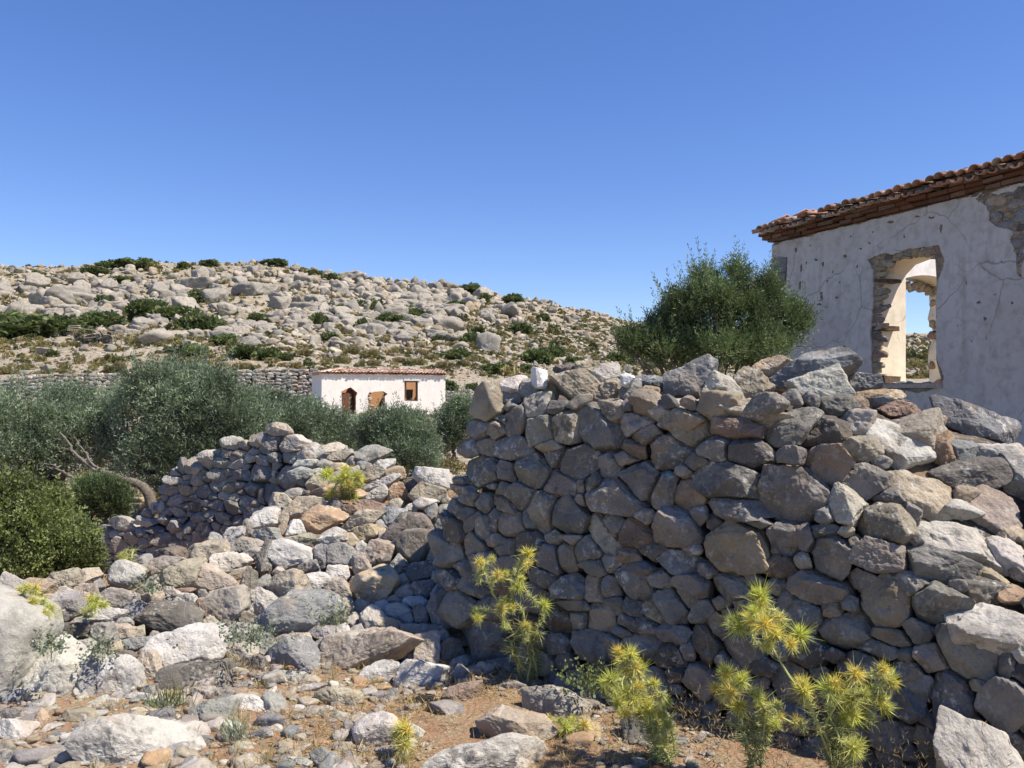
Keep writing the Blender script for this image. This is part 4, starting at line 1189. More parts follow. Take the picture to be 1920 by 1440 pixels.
    for i in range(260):
        p = rng.uniform(-20, 900) if i % 4 else rng.uniform(-20, 420); Y = rng.uniform(3.45, 4.9); x = (p - 960) / F * Y
        if 780 < p and Y < 4.2: continue
        z = float(terrain(np.array([x]), np.array([Y]))[0]); r = min(0.026 * math.exp(rng.normal() * .5), .065)
        V, Fc = rock(r * 1.3, r, r * .75, 6600 + i % 60, 4 if r > .03 else 3, None, .10, 36, 10)
        a = rng.uniform(0, 6.28); ca, sa = math.cos(a), math.sin(a)
        V = np.stack([V[:, 0] * ca - V[:, 1] * sa, V[:, 0] * sa + V[:, 1] * ca, V[:, 2]], 1)
        bag.add(V + np.array([x, Y, z + r * .12]), Fc, tint("gwtpwtgb"[i % 8], i) * np.array([1.12, 1.12, 1.1, 1]))
    o = bag.build("rubble_chips", M_STONE, origin=(-1.5, 5.5, 0))
    tag(o, "small broken stones filling the gaps in the heap", "rubble", kind="stuff")
    ordinals(labels)

build_rubble()

# ------------------------------------------------------------------ pebbles, straw and droppings on the ground
def near_ground():
    rng = np.random.default_rng(51)
    src = [rock(1, .85, .6, 800 + i, 3, None, .07, 30, 9) for i in range(16)]
    b = Bag(); n = 19000
    Y = rng.uniform(2.6, 5.6, n); px = rng.uniform(-620, 1350, n)
    x = (px - 960) / F * Y
    d = fbm(np.stack([x * 1.6, Y * 1.6, 0 * x], 1), 2, 61)
    bare = (px > 760) & (px < 1080) & (Y < 4.5)
    keep = (d + rng.uniform(-.8, .8, n) > np.where(bare, 0.42, -0.3))
    x, Y = x[keep], Y[keep]; z = terrain(x, Y)
    r = 0.0075 * np.exp(rng.normal(size=len(x)) * 0.68); r = np.minimum(r, 0.05)
    for i in range(len(x)):
        V, Fc = src[int(rng.integers(16))]
        a = rng.uniform(0, 6.28); ca, sa = math.cos(a), math.sin(a)
        W = np.stack([V[:, 0] * ca - V[:, 1] * sa, V[:, 0] * sa + V[:, 1] * ca, V[:, 2]], 1) * r[i] * np.array([1.2, 1.2, .9])
        c = tint("wttpgyop"[int(rng.integers(8))], i)
        b.add(W + np.array([x[i], Y[i], z[i] + r[i] * .25]), Fc, c)
    o = b.build("pebbles", M_STONE, origin=(-.5, 4, 0)); tag(o, "pebbles and stone chips scattered over the red soil", "pebbles", kind="stuff")
    # straw: short dry blades lying and standing
    n = 40000
    Y = rng.uniform(2.7, 5.8, n); px = rng.uniform(-560, 1250, n); x = (px - 960) / F * Y
    d = fbm(np.stack([x * 1.1 + 5, Y * 1.1, 0 * x], 1), 3, 71)
    bare = (px > 790) & (px < 1060) & (Y < 4.4)
    keep = (d + rng.uniform(-.4, .4, n) > np.where(bare, 0.7, 0.02)) & ~((px > 60) & (px < 250) & (Y < 4.2) & (rng.uniform(size=n) < .7))
    x, Y = x[keep], Y[keep]; n = len(x); z = terrain(x, Y)
    D = rand_unit(rng, n); D[:, 2] = np.abs(D[:, 2]) * np.where(rng.uniform(size=n) < .3, 1.1, 0.22); D /= np.linalg.norm(D, axis=1)[:, None]
    P = np.stack([x, Y, z + 0.004], 1)
    t = rng.uniform(.6, 1.25, n)
    V, Fq, C = leaves(P, D, rand_unit(rng, n), rng.uniform(.025, .10, n), rng.uniform(.0018, .0042, n), np.stack([t, t, t * .95, t * 0 + 1], 1))
    # standing tufts
    for k in range(150):
        p = rng.uniform(180, 1150); Y0 = rng.uniform(3.0, 5.2)
        if 800 < p < 1060 and Y0 < 4.4: continue
        x0 = (p - 960) / F * Y0; m = int(rng.integers(14, 40)); q = rng.uniform(.5, 1.0)
        O = np.stack([x0 + rng.normal(size=m) * .03 * q, Y0 + rng.normal(size=m) * .03 * q, np.zeros(m)], 1); O[:, 2] = terrain(O[:, 0], O[:, 1])
        d = rng.normal(size=(m, 3)) * .5 + [0, 0, .8]; d /= np.linalg.norm(d, axis=1)[:, None]
        t = rng.uniform(.6, 1.3, m); g = 1.0 if rng.uniform() < .8 else .8
        v2, f2, c2 = leaves(O, d, rand_unit(rng, m), rng.uniform(.04, .13, m) * q, rng.uniform(.002, .004, m), np.stack([t * g, t, t * .9, t * 0 + 1], 1))
        C = np.concatenate([C, c2]); Fq = np.concatenate([Fq, f2 + len(V)]); V = np.concatenate([V, v2])
    o = put("dry_grass", V, Fq, M_STRAW, None, C, False, origin=(-.5, 4, 0)); tag(o, "short dry straw and dead grass lying between the stones", "grass", kind="stuff")
    # droppings
    c = ground_pt(792, 1312); b = Bag(); Ds, Fs = ico(2)
    for i in range(120):
        a, q = rng.uniform(0, 6.28), abs(rng.normal()) * .42
        p = c + np.array([math.cos(a) * q * .105, math.sin(a) * q * .10, 0])
        p[2] = float(terrain(p[0:1], p[1:2])[0]) + 0.006 + max(0, .018 - .03 * q)
        b.add(Ds * np.array([.0085, .0068, .0065]) + p, Fs, np.array([1, 1, 1, 1.]))
    o = b.build("animal_droppings", M_DUNG); tag(o, "small heap of black animal droppings on the red earth", "droppings", kind="stuff")

M_DUNG = simple_mat("dung", ((.012, .011, .010), (.03, .027, .023)), 60, 0.7, 0.3, attr=True)
near_ground()

def grove_floor():
    rng = np.random.default_rng(151); b, g = Bag(), Bag()
    n = 3600; Y = 9.5 + 49 * rng.uniform(0, 1, n) ** 1.3; px = rng.uniform(-350, 1500, n); x = (px - 960) / F * Y; z = terrain(x, Y)
    src = [rock(1, .85, .7, 8300 + i, 2, None, .06, 30, 9) for i in range(12)]
    for i in range(n):
        r = min(.035 * math.exp(rng.normal() * .6), .22) * (0.7 + Y[i] / 40)
        V, Fc = src[int(rng.integers(12))]; a = rng.uniform(0, 6.28); ca, sa = math.cos(a), math.sin(a)
        b.add(np.stack([V[:, 0] * ca - V[:, 1] * sa, V[:, 0] * sa + V[:, 1] * ca, V[:, 2]], 1) * r + np.array([x[i], Y[i], z[i] + r * .2]), Fc, tint("twgty"[i % 5], i))
    o = b.build("field_stones", M_FARSTONE, origin=(-4, 30, 0)); tag(o, "scattered small stones on the bare earth beyond the heap", "stones", kind="stuff")
    tf = [crown([(0, 0, .15, .8, .8, .45)], 40, 900 + k, .3, 3, .42, .16, .6, .3) for k in range(4)]
    n = 900; Y = 10 + 48 * rng.uniform(0, 1, n); px = rng.uniform(-350, 1500, n); x = (px - 960) / F * Y; z = terrain(x, Y)
    for i in range(n):
        V, Fq, C = tf[i % 4]; r = rng.uniform(.10, .30) * (0.8 + Y[i] / 60)
        g.add(V * r + np.array([x[i], Y[i], z[i]]), Fq, C * np.array([.75, .75, .65, 1]) * rng.uniform(.6, 1.1))
    o = g.build("field_scrub", M_CUSHION, smooth=False, origin=(-4, 30, 0)); tag(o, "low dry scrub on the earth between grove and terrace wall", "scrub", kind="stuff")

grove_floor()

# ------------------------------------------------------------------ buildings
def plaster_material(name, c0, c1, crack=1.0, dirt=0.5):
    m, nt, b = new_mat(name)
    vec = nt.nodes.new("ShaderNodeNewGeometry").outputs["Position"]
    n1 = noise(nt, vec, 1.3, 6, 0.6); n2 = noise(nt, vec, 7, 6, 0.65); n3 = noise(nt, vec, 45, 4, 0.7)
    c = ramp(nt, n1, [(0.3, c0), (0.7, c1)])
    c = mixc(nt, ramp(nt, n2, [(0.46, 0.0), (0.70, dirt)]), c, tuple(v * f for v, f in zip(c0, (.70, .66, .60))))
    vo = nt.nodes.new("ShaderNodeTexVoronoi"); vo.feature = "DISTANCE_TO_EDGE"; vo.inputs["Scale"].default_value = 1.1
    dv = nt.nodes.new("ShaderNodeMix"); dv.data_type = "VECTOR"; dv.inputs[0].default_value = 0.16
    nn = nt.nodes.new("ShaderNodeTexNoise"); nn.inputs["Scale"].default_value = 3.5; nn.inputs["Detail"].default_value = 5
    nt.links.new(vec, nn.inputs["Vector"]); nt.links.new(vec, dv.inputs[4]); nt.links.new(nn.outputs["Color"], dv.inputs[5])
    nt.links.new(dv.outputs[1], vo.inputs["Vector"])
    ck = math_(nt, "MULTIPLY", ramp(nt, vo.outputs["Distance"], [(0.0035, 0.8 * crack), (0.010, 0.0)]), ramp(nt, noise(nt, vec, 0.9, 3), [(0.46, 0.0), (0.56, 1.0)]))
    c = mixc(nt, ck, c, (.22, .20, .18))
    mp = nt.nodes.new("ShaderNodeMapping"); mp.inputs["Scale"].default_value = (1, 1, 0.12); nt.links.new(vec, mp.inputs["Vector"])
    stk = math_(nt, "MULTIPLY", ramp(nt, noise(nt, mp.outputs[0], 6, 5, 0.6), [(0.52, 0.0), (0.70, dirt * 0.8)]), ramp(nt, n1, [(0.42, 0.0), (0.6, 1.0)]))
    c = mixc(nt, stk, c, tuple(v * f for v, f in zip(c0, (.62, .57, .52))))
    rep = ramp(nt, noise(nt, vec, 0.8, 7, 0.62), [(0.57, 0.0), (0.585, 0.35 * dirt)])
    c = mixc(nt, rep, c, tuple(v * f for v, f in zip(c0, (.80, .80, .82))))
    spots = math_(nt, "MULTIPLY", ramp(nt, n3, [(0.68, 0.0), (0.71, 0.7)]), ramp(nt, n2, [(0.5, 0.0), (0.6, 1.0)]))
    c = mixc(nt, spots, c, (.36, .34, .32))
    nt.links.new(c, b.inputs["Base Color"])
    n = bump(nt, b, n2, 0.25, 0.03); bump(nt, b, n3, 0.25, 0.006, n)
    return m

M_PLASTER = plaster_material("old_plaster", (.47, .445, .405), (.55, .53, .495), 0.9, 0.75)
M_INNER = plaster_material("inner_plaster", (.68, .61, .48), (.76, .70, .58), 0.6, 0.4)
M_COTTAGE = plaster_material("cottage_plaster", (.69, .65, .59), (.77, .735, .685), 0.3, 0.35)
M_OCHRE = plaster_material("ochre_plaster", (.46, .255, .135), (.54, .31, .17), 0.5, 0.5)
M_MASONRY = simple_mat("masonry", ((.16, .12, .085), (.36, .28, .20)), 14, 0.95, 0.9, 8, 0.03)
M_BRICK = simple_mat("brick", ((.62, .60, .58), (1.1, 1.05, 1.0)), 30, 0.95, 0.7, 6, 0.015, True)
M_TIMBER = simple_mat("timber", ((.05, .035, .025), (.13, .09, .06)), 22, 0.9, 0.5)
M_BOARD = simple_mat("weathered_board", ((.30, .26, .20), (.48, .43, .36)), 25, 0.9, 0.4)

def frame_pt(O, U, Nn, t, z, d):
    return np.array([O[0] + U[0] * t + Nn[0] * d, O[1] + U[1] * t + Nn[1] * d, z])

def jag(poly, amp, seg, seed, closed=True):
    """roughen a polygon's edges"""
    rng = np.random.default_rng(seed); out = []
    n = len(poly)
    for i in range(n if closed else n - 1):
        a, b = np.array(poly[i]), np.array(poly[(i + 1) % n]); L = np.linalg.norm(b - a); k = max(1, int(L / seg))
        for j in range(k):
            p = a + (b - a) * j / k
            if j or amp > 0: p = p + rng.normal(size=2) * amp * (1 if j else .4)
            out.append(tuple(p))
    return out

def panel(outer, holes, d0, d1, O, U, Nn):
    """a wall slab with openings; material 0 front and outer edges, 1 back, 2 inside the openings"""
    loops = [[Vector((p[0], p[1], 0)) for p in L] for L in [outer] + holes]
    tris = np.array(tessellate_polygon(loops), np.int32)
    flat = [p for L in [outer] + holes for p in L]; n = len(flat)
    V = np.array([frame_pt(O, U, Nn, p[0], p[1], d0) for p in flat] + [frame_pt(O, U, Nn, p[0], p[1], d1) for p in flat])
    # orient
    nn = np.cross(V[tris[0][1]] - V[tris[0][0]], V[tris[0][2]] - V[tris[0][0]])
    if nn @ np.array([Nn[0], Nn[1], 0]) * (1 if d0 > d1 else -1) < 0: tris = tris[:, ::-1]
    quads, mi = [], []
    s = 0
    for li, L in enumerate([outer] + holes):
        m = len(L)
        for i in range(m):
            a, b = s + i, s + (i + 1) % m
            quads.append((a, b, b + n, a + n)); mi.append(0 if li == 0 else 2)
        s += m
    return V, [tris, tris[:, ::-1] + n, np.array(quads, np.int32)], [0] * len(tris) + [1] * len(tris) + mi

def inside(poly, X, Y):
    P = np.asarray(poly, float); r = np.zeros(X.shape, bool); j = len(P) - 1
    for i in range(len(P)):
        x1, y1, x2, y2 = *P[i], *P[j]
        r ^= ((y1 > Y) != (y2 > Y)) & (X < (x2 - x1) * (Y - y1) / ((y2 - y1) or 1e-9) + x1); j = i
    return r

def skin(outer, holes, th, cell, O, U, Nn, seed, wave=.004):
    """a coat of plaster with broken edges: front and the edges of every hole"""
    P = np.array(outer); t0, z0 = P.min(0); t1, z1 = P.max(0)
    nt, nz = int((t1 - t0) / cell), int((z1 - z0) / cell)
    tt, zz = np.linspace(t0, t1, nt + 1), np.linspace(z0, z1, nz + 1)
    rng = np.random.default_rng(seed)
    T, Z = np.meshgrid(tt, zz, indexing="ij"); T = T + rng.uniform(-.28, .28, T.shape) * cell; Z = Z + rng.uniform(-.28, .28, Z.shape) * cell
    Tc, Zc = (T[:-1, :-1] + T[1:, 1:]) / 2, (Z[:-1, :-1] + Z[1:, 1:]) / 2
    keep = inside(outer, Tc, Zc)
    for h in holes:
        hp = np.array(h); a, b = hp.min(0) - cell, hp.max(0) + cell
        m = (Tc > a[0]) & (Tc < b[0]) & (Zc > a[1]) & (Zc < b[1])
        keep[m] &= ~inside(h, Tc[m], Zc[m])
    D = wave * fbm(np.stack([T.ravel() * 1.1, Z.ravel() * 1.1, 0 * T.ravel() + seed], 1), 2, seed).reshape(T.shape)
    V0 = np.stack([O[0] + U[0] * T + Nn[0] * D, O[1] + U[1] * T + Nn[1] * D, Z], -1).reshape(-1, 3)
    V1 = V0 - np.array([Nn[0], Nn[1], 0]) * th
    n = len(V0); I = np.arange(n).reshape(T.shape)
    i, j = np.where(keep)
    Fq = [np.stack([I[i, j], I[i + 1, j], I[i + 1, j + 1], I[i, j + 1]], 1)]
    K = np.pad(keep, 1)
    for (di, dj, a, b) in ((-1, 0, (0, 0), (0, 1)), (1, 0, (1, 1), (1, 0)), (0, -1, (1, 0), (0, 0)), (0, 1, (0, 1), (1, 1))):
        e = keep & ~K[1 + di:1 + di + keep.shape[0], 1 + dj:1 + dj + keep.shape[1]]
        i, j = np.where(e); A, B = I[i + a[0], j + a[1]], I[i + b[0], j + b[1]]
        Fq.append(np.stack([B, A, A + n, B + n], 1))
    Fq = np.concatenate(Fq); V = np.concatenate([V0, V1])
    used, inv = np.unique(Fq, return_inverse=True)
    return V[used], inv.reshape(Fq.shape)

def box(O, U, Nn, t0, t1, z0, z1, d0, d1, jit=0.0, rng=None):
    c = [(t, z, d) for t in (t0, t1) for z in (z0, z1) for d in (d0, d1)]
    V = np.array([frame_pt(O, U, Nn, *p) for p in c])
    if jit: V = V + rng.normal(size=V.shape) * jit
    Fq = np.array([(0, 1, 3, 2), (4, 6, 7, 5), (0, 4, 5, 1), (2, 3, 7, 6), (0, 2, 6, 4), (1, 5, 7, 3)])
    return V, Fq

def barrel(P0, P1, side, r0, r1, up=True, th=0.014, n=7):
    """one curved roof tile from P0 (low end) to P1"""
    ax = unit(P1 - P0); s = unit(side - ax * (side @ ax)); nn = np.cross(s, ax)
    if nn[2] < 0: nn = -nn
    a = np.linspace(0, math.pi, n)
    rows = []
    for P, r in ((P0, r0), (P1, r1)):
        for rr in (r, r - th):
            rows.append(P + np.outer(np.cos(a) * rr, s) + np.outer((np.sin(a) if up else -np.sin(a)) * rr * .85, nn))
    V = np.concatenate(rows); F_ = []
    for i in range(n - 1):
        F_ += [(i, i + 1, 2 * n + i + 1, 2 * n + i), (n + i + 1, n + i, 3 * n + i, 3 * n + i + 1), (i + 1, i, n + i, n + i + 1), (2 * n + i, 2 * n + i + 1, 3 * n + i + 1, 3 * n + i)]
    F_ += [(0, 2 * n, 3 * n, n), (n - 1, 2 * n - 1, 4 * n - 1, 3 * n - 1)]
    return V, np.array(F_)

TILE = [(.44, .25, .17), (.38, .215, .15), (.50, .34, .25), (.34, .27, .21), (.52, .42, .34), (.29, .215, .165)]
def tile_slope(bag, O, U, Nn, t0, t1, d_eave, d_top, z_eave, rise, pitch_w, tile_l, rng, hip0=None, r=None, miss=0.0, tone=1.0):
    """rows of barrel tiles from the eave up; d runs outward, the slope climbs inward"""
    r = r or pitch_w * 0.46
    n = int((t1 - t0) / pitch_w)
    side = np.array([U[0], U[1], 0.0])
    run = d_eave - d_top; k = max(1, int(round(math.hypot(run, rise) / (tile_l * .82))))
    for i in range(n + 1):
        t = t0 + i * pitch_w
        for j in range(k):
            f0, f1 = j / k, min(1.05, (j + 1.2) / k)
            if hip0 is not None and (f0 * run) > (t - hip0) + 0.12: continue
            if rng.uniform() < miss: continue
            for up in (True, False):
                tt = t + (0 if up else pitch_w / 2) + rng.normal() * .008
                ja, jb = rng.normal() * .012, rng.normal() * .010
                a = frame_pt(O, U, Nn, tt, z_eave + rise * f0 + (0.05 * r / .085 if up else .0) + ja + 0.012 * (j % 2), d_eave - run * f0 + rng.normal() * .018 * (j == 0))
                b = frame_pt(O, U, Nn, tt + rng.normal() * .006, z_eave + rise * f1 + (0.035 * r / .085 if up else -.015) + jb, d_eave - run * f1)
                V, Fq = barrel(a, b, side, r * (1.06 if up else .9), r * (.86 if up else 1.0), up)
                c = np.array(TILE[int(rng.choice(6, p=[.28, .2, .2, .12, .12, .08]))]) * rng.uniform(.8, 1.2); c = (c * .55 + c.mean() * np.array([1.2, .98, .84]) * .45) * tone if tone > 1 else c
                bag.add(V, Fq, np.array([*c, 1]))

M_TILE = simple_mat("roof_tile", ((.72, .70, .68), (1.12, 1.1, 1.08)), 18, 0.9, 0.4, 6, 0.01, True)

HO = np.array([4.536, 14.5]); HU = np.array([.397, -.918]); HN = np.array([-.918, -.397])
def h_tz(X, Y_):
    """crop pixel -> (t, z) on the ruin's front"""
    px, py = 1120 + X / 2.4, 260 + Y_ / 2.4
    k = kx(px, py); t = (k * HO[1] - HO[0]) / (HU[0] - k * HU[1]); Y = HO[1] + HU[1] * t
    return (t, EYE + slope(py) * Y)
def hpoly(pts): return [h_tz(*p) for p in pts]
def front_pt(px, py, d=0.0):
    t, z = h_tz((px - 1120) * 2.4, (py - 260) * 2.4); return frame_pt(HO, HU, HN, t, z, d)

def face_stones(bag, poly, rmin, rmax, seed, tones, pt, U, Nn, depth, flat=1.5, step=3):
    pk = Pack([]); pk.fill(poly, rmin, rmax, seed, tones, step, flat, inset=3)
    N3 = np.array([Nn[0], Nn[1], 0.0]); U3 = np.array([U[0], U[1], 0.0])
    for i, st in enumerate(pk.S):
        P = pt(st[0], st[1]); k = P[0] / P[1]
        fx = (U[0] - k * U[1]); ex = U3 if fx > 0 else -U3
        sx = P[1] / (F * abs(fx)); sy = P[1] / F
        ez = N3; ey = np.array([0, 0, 1.0])
        V, Fc = place_stone(st, seed * 100 + i, P - ez * depth * .6, ex, ey, ez, sx, sy, depth, pk.planes(i, 1.3, .5), 3, .06, 36, 9)
        bag.add(V, Fc, tint(st[5], seed * 100 + i))

def build_ruin():
    rng = np.random.default_rng(91)
    root = empty("ruined_house", (*HO, 0), "whitewashed plaster ruin with tiled eave and a broken window open to the sky", "house")
    opening = jag(hpoly([(1256, 1098), (1256, 604), (1300, 556), (1380, 524), (1450, 512), (1512, 520), (1520, 640), (1517, 800), (1519, 1000), (1545, 1098)]), .0012, .12, 3)
    hole = jag(hpoly([(1236, 1112), (1230, 900), (1238, 760), (1240, 592), (1214, 545), (1260, 524), (1300, 516), (1330, 520), (1395, 496), (1470, 488), (1535, 478), (1548, 510), (1562, 548), (1552, 590), (1530, 640), (1524, 800), (1526, 960), (1534, 1010), (1560, 1078), (1552, 1108), (1500, 1128), (1440, 1142), (1360, 1134), (1250, 1132)]), .010, .10, 4)
    peel = jag(hpoly([(1700, 272), (1735, 236), (1800, 252), (1870, 238), (1930, 204), (2000, 200), (2010, 480), (1960, 520), (1918, 500), (1912, 628), (1890, 612), (1880, 520), (1856, 452), (1870, 420), (1800, 402), (1762, 370), (1748, 302)]), .012, .09, 5)
    chips = []
    for (X, Y_, a, b_) in [(1115, 530, 10, 9), (1015, 562, 7, 10), (1010, 705, 8, 22), (985, 545, 9, 6), (1060, 600, 5, 7), (1185, 495, 7, 5), (1716, 738, 13, 9), (1745, 810, 9, 10), (1660, 650, 5, 8), (1820, 555, 6, 6), (1865, 740, 6, 6), (1750, 890, 5, 14), (1110, 937, 5, 8),
                           (1077, 715, 9, 6), (918, 585, 7, 24), (893, 500, 7, 20), (912, 660, 6, 20), (1000, 745, 11, 7), (1170, 576, 5, 6), (1545, 405, 9, 22), (1500, 355, 18, 7), (1380, 440, 5, 7), (1685, 912, 5, 4), (1905, 1270, 8, 4), (1320, 375, 20, 7), (1440, 350, 14, 5), (1240, 420, 5, 6), (1090, 645, 4, 5), (1225, 470, 8, 4),
                           (940, 560, 4, 6), (1035, 640, 4, 8), (960, 480, 5, 4), (1140, 440, 4, 6), (1620, 840, 4, 5), (1790, 700, 4, 4)]:
        m = 7; ang = np.sort(rng.uniform(0, 6.28, m)) ; ang = np.linspace(0, 6.28, m, endpoint=False) + rng.uniform(-.3, .3, m)
        chips.append(hpoly([(X + math.cos(q) * a * rng.uniform(.6, 1.2), Y_ + math.sin(q) * b_ * rng.uniform(.6, 1.2)) for q in ang]))
    top = 4.28
    core_o = [(0, -.4), (8.5, -.4), (8.5, top), (0, top)]
    V, Fs, mi = panel(core_o, [opening], -.03, -.6, HO, HU, HN)
    put("masonry_wall", V, Fs, [M_MASONRY, M_INNER, M_INNER], root, smooth=False, midx=mi)
    q0 = h_tz(792, 530); q1 = h_tz(855, 530); q2 = h_tz(850, 665); q3 = h_tz(792, 690)
    po = [(0.0, -.4)] + [(8.5, -.4)] + jag([(8.5, top - .02), (0.0, top - .03)], .012, .16, 6, False) + [(0, top - .03), (0, q0[1]), (q1[0], q1[1] - .01), (q2[0], q2[1]), (0, q3[1])]
    V, Fs = skin(po, [hole, peel] + chips, .03, .014, HO, HU, HN, 5)
    plaster_o = put("plaster_front", V, Fs, M_PLASTER, root, smooth=False)
    # corner stones where the plaster is gone
    b = Bag()
    for z0, z1, t1 in ((q3[1] + .02, (q3[1] + q0[1]) / 2 - .01, .33), ((q3[1] + q0[1]) / 2 + .01, q0[1] - .02, .36)):
        b.add(*box(HO, HU, HN, -.006, t1, z0, z1, -.004, -.28, .004, rng), np.array([.26, .265, .27, .4]))
    b.build("corner_stone", M_STONE, root, smooth=False)
    b = Bag()
    face_stones(b, [(1120 + x / 2.4, 260 + y / 2.4) for x, y in [(1690, 262), (1735, 226), (1930, 195), (2010, 190), (2020, 490), (1962, 530), (1918, 640), (1885, 620), (1876, 520), (1850, 455), (1790, 412), (1750, 372), (1738, 302)]], 3, 17, 61, list("gtgydp"), lambda p, q: front_pt(p, q, -.022), HU, HN, .05, 1.9)
    b.build("exposed_masonry", M_STONE, plaster_o); b = Bag()
    face_stones(b, [(1120 + x / 2.4, 260 + y / 2.4) for x, y in [(1236, 1110), (1230, 900), (1240, 592), (1214, 545), (1300, 516), (1400, 497), (1530, 480), (1560, 548), (1515, 545), (1450, 516), (1300, 556), (1256, 600), (1260, 800), (1256, 1110)]], 2.0, 8, 62, list("rtytwtd"), lambda p, q: front_pt(p, q, -.03), HU, HN, .05, 2.0, 2)
    face_stones(b, [(1120 + x / 2.4, 260 + y / 2.4) for x, y in [(1236, 1112), (1558, 1106), (1500, 1130), (1440, 1144), (1250, 1134)]], 2, 8, 63, list("gtdg"), lambda p, q: front_pt(p, q, -.02), HU, HN, .05, 2.0, 2)
    b.build("broken_brickwork", M_STONE, plaster_o)
    # sill and charred timber ends
    s0 = h_tz(1246, 1106); s1 = h_tz(1556, 1102)
    sb = Bag(); sb.add(*box(HO, HU, HN, s0[0], s1[0], s0[1] - .055, s0[1], .035, -.62, .004, rng), np.array([1, 1, 1, 1.]))
    sill_o = sb.build("window_sill", M_BOARD, root, smooth=False)
    for (x0, y0, x1, y1) in ((1242, 628, 1292, 654), (1232, 840, 1282, 868), (1232, 1068, 1290, 1098)):
        a, c = h_tz(x0, y1), h_tz(x1, y0)
        tb = Bag(); tb.add(*box(HO, HU, HN, a[0], c[0], a[1], c[1], -.02, -.34, .006, rng), np.array([1, 1, 1, 1.]))
        tb.build("timber_stub", M_TIMBER, root, smooth=False)
    # a broken hole in the lit reveal is left as a dark pit of masonry
    # the end wall with its own arched opening
    EU, EN = np.array([.918, .397]), np.array([-.397, .918])
    arch = [(2.32, 1.55)] + [(2.32, 3.62)] + [(2.32 + 1.52 * f, 3.66 + .16 * math.sin(math.pi * f) ** .8) for f in np.linspace(.05, .95, 9)] + [(3.84, 3.62)] + [(3.84 + rng.uniform(-.07, .10), z) for z in np.linspace(3.5, 1.7, 10)] + [(3.86, 1.55)]
    V, Fs, mi = panel([(.6, -.4), (6.0, -.4), (6.0, top), (.6, top)], [arch], 0, -.6, HO, EU, EN)
    put("end_wall", V, Fs, [M_PLASTER, M_INNER2, M_INNER], root, smooth=False, midx=mi)
    b = Bag()
    for z in np.linspace(1.6, 3.7, 15):
        for d in (-.08, -.24, -.42, -.55):
            if rng.uniform() < .45: continue
            V, Fc = rock(.07, .09, .085, int(rng.integers(4000)), 3, None, .06, 24, 9)
            b.add(V + frame_pt(HO, EU, EN, 3.86 - .05 * (z < 3.0) + rng.uniform(-.05, .03), z + rng.normal() * .03, d), Fc, tint("ttyrg"[int(rng.integers(5))], int(z * 100)))
    for w in np.linspace(2.4, 3.8, 13):
        V, Fc = rock(.08, .10, .06 + rng.uniform(0, .05), int(rng.integers(4000)), 3, None, .06, 24, 9)
        b.add(V + frame_pt(HO, EU, EN, w, 3.70 - .04 * (w > 3.2) + rng.normal() * .02, -.12), Fc, tint("ttyw"[int(rng.integers(4))], int(w * 100)))
    b.build("broken_reveal", M_STONE, root)
    V, Fs, mi = panel([(0.6, -.4), (8.5, -.4), (8.5, 3.7), (5, 3.3), (3, 3.9), (.6, top)], [], 0, -.55, HO + EU * 6.0, HU, -HN)
    put("back_wall", V, Fs, [M_PLASTER, M_INNER, M_INNER], root, smooth=False, midx=mi)
    V, Fs, mi = panel([(.6, -.4), (6.0, -.4), (6.0, 3.6), (.6, top)], [], 0, -.55, HO + HU * 8.5 , EU, -EN)
    put("near_end_wall", V, Fs, [M_PLASTER, M_INNER, M_INNER], root, smooth=False, midx=mi)
    # brick cornice in three stepped courses
    b = Bag()
    def cornice(O, U, Nn, t0, t1):
        for c in range(3):
            t = t0 - .05 * c
            while t < t1:
                w = rng.uniform(.22, .34); dz = rng.normal() * .006
                if rng.uniform() > .03:
                    b.add(*box(O, U, Nn, t + .004, t + w - .004, top + .062 * c + .004 + dz, top + .062 * (c + 1) - .004 + dz, .055 + .055 * c + rng.normal() * .012, -.25, .004, rng), np.array([*(np.array([(.145, .07, .045), (.175, .09, .058), (.12, .062, .045), (.20, .125, .09)][int(rng.integers(4))]) * rng.uniform(.8, 1.15)), 1]))
                t += w
    cornice(HO, HU, HN, -.05, 8.5)
    cornice(HO, EU, EN, .30, 6.0)
    b.build("brick_cornice", M_BRICK, root, smooth=False)
    b = Bag()
    tile_slope(b, HO, HU, HN, -.05, 8.6, .25, -.62, top + .195, .19, .165, .42, rng, hip0=-.30, miss=.03)
    tile_slope(b, HO, EU, EN, .0, 6.0, .25, -.62, top + .195, .19, .165, .42, rng, hip0=-.30, miss=.03)
    # the flared hip tile at the corner
    for f in range(3):
        a = frame_pt(HO, HU, HN, -.22 + .28 * f, top + .215 + .06 * f, .24 - .28 * f) ; c = frame_pt(HO, HU, HN, .06 + .30 * f, top + .275 + .06 * f, -.06 - .30 * f)
        a = a + np.array([0, 0, -.02]); V, Fq = barrel(a, c, np.array([.3, .95, 0]), .075, .065, True); b.add(V, Fq, np.array([.52, .28, .17, 1]))
    eave_o = b.build("tiled_eave", M_TILE, root)
    b = Bag()
    for O, U, Nn, t0, t1 in ((HO, HU, HN, 0.0, 8.5), (HO, EU, EN, .3, 6.0)):
        c = [frame_pt(O, U, Nn, t, z, d) for t in (t0, t1) for z, d in ((top + .222, .185), (top + .187, .185), (top + .395, -.61), (top + .187, -.61))]
        b.add(np.array(c), np.array([(0, 2, 6, 4), (1, 5, 7, 3), (0, 4, 5, 1), (2, 3, 7, 6), (0, 1, 3, 2), (4, 6, 7, 5)]), np.array([1, 1, 1, 1.]))
    b.build("roof_boards", M_TIMBER, eave_o, smooth=False)
    # the nick in the sunlit reveal
    t_, z_ = h_tz(1336, 858)
    # bit of tile sticking up from the eave
    P = front_pt(1769, 326, -.12)
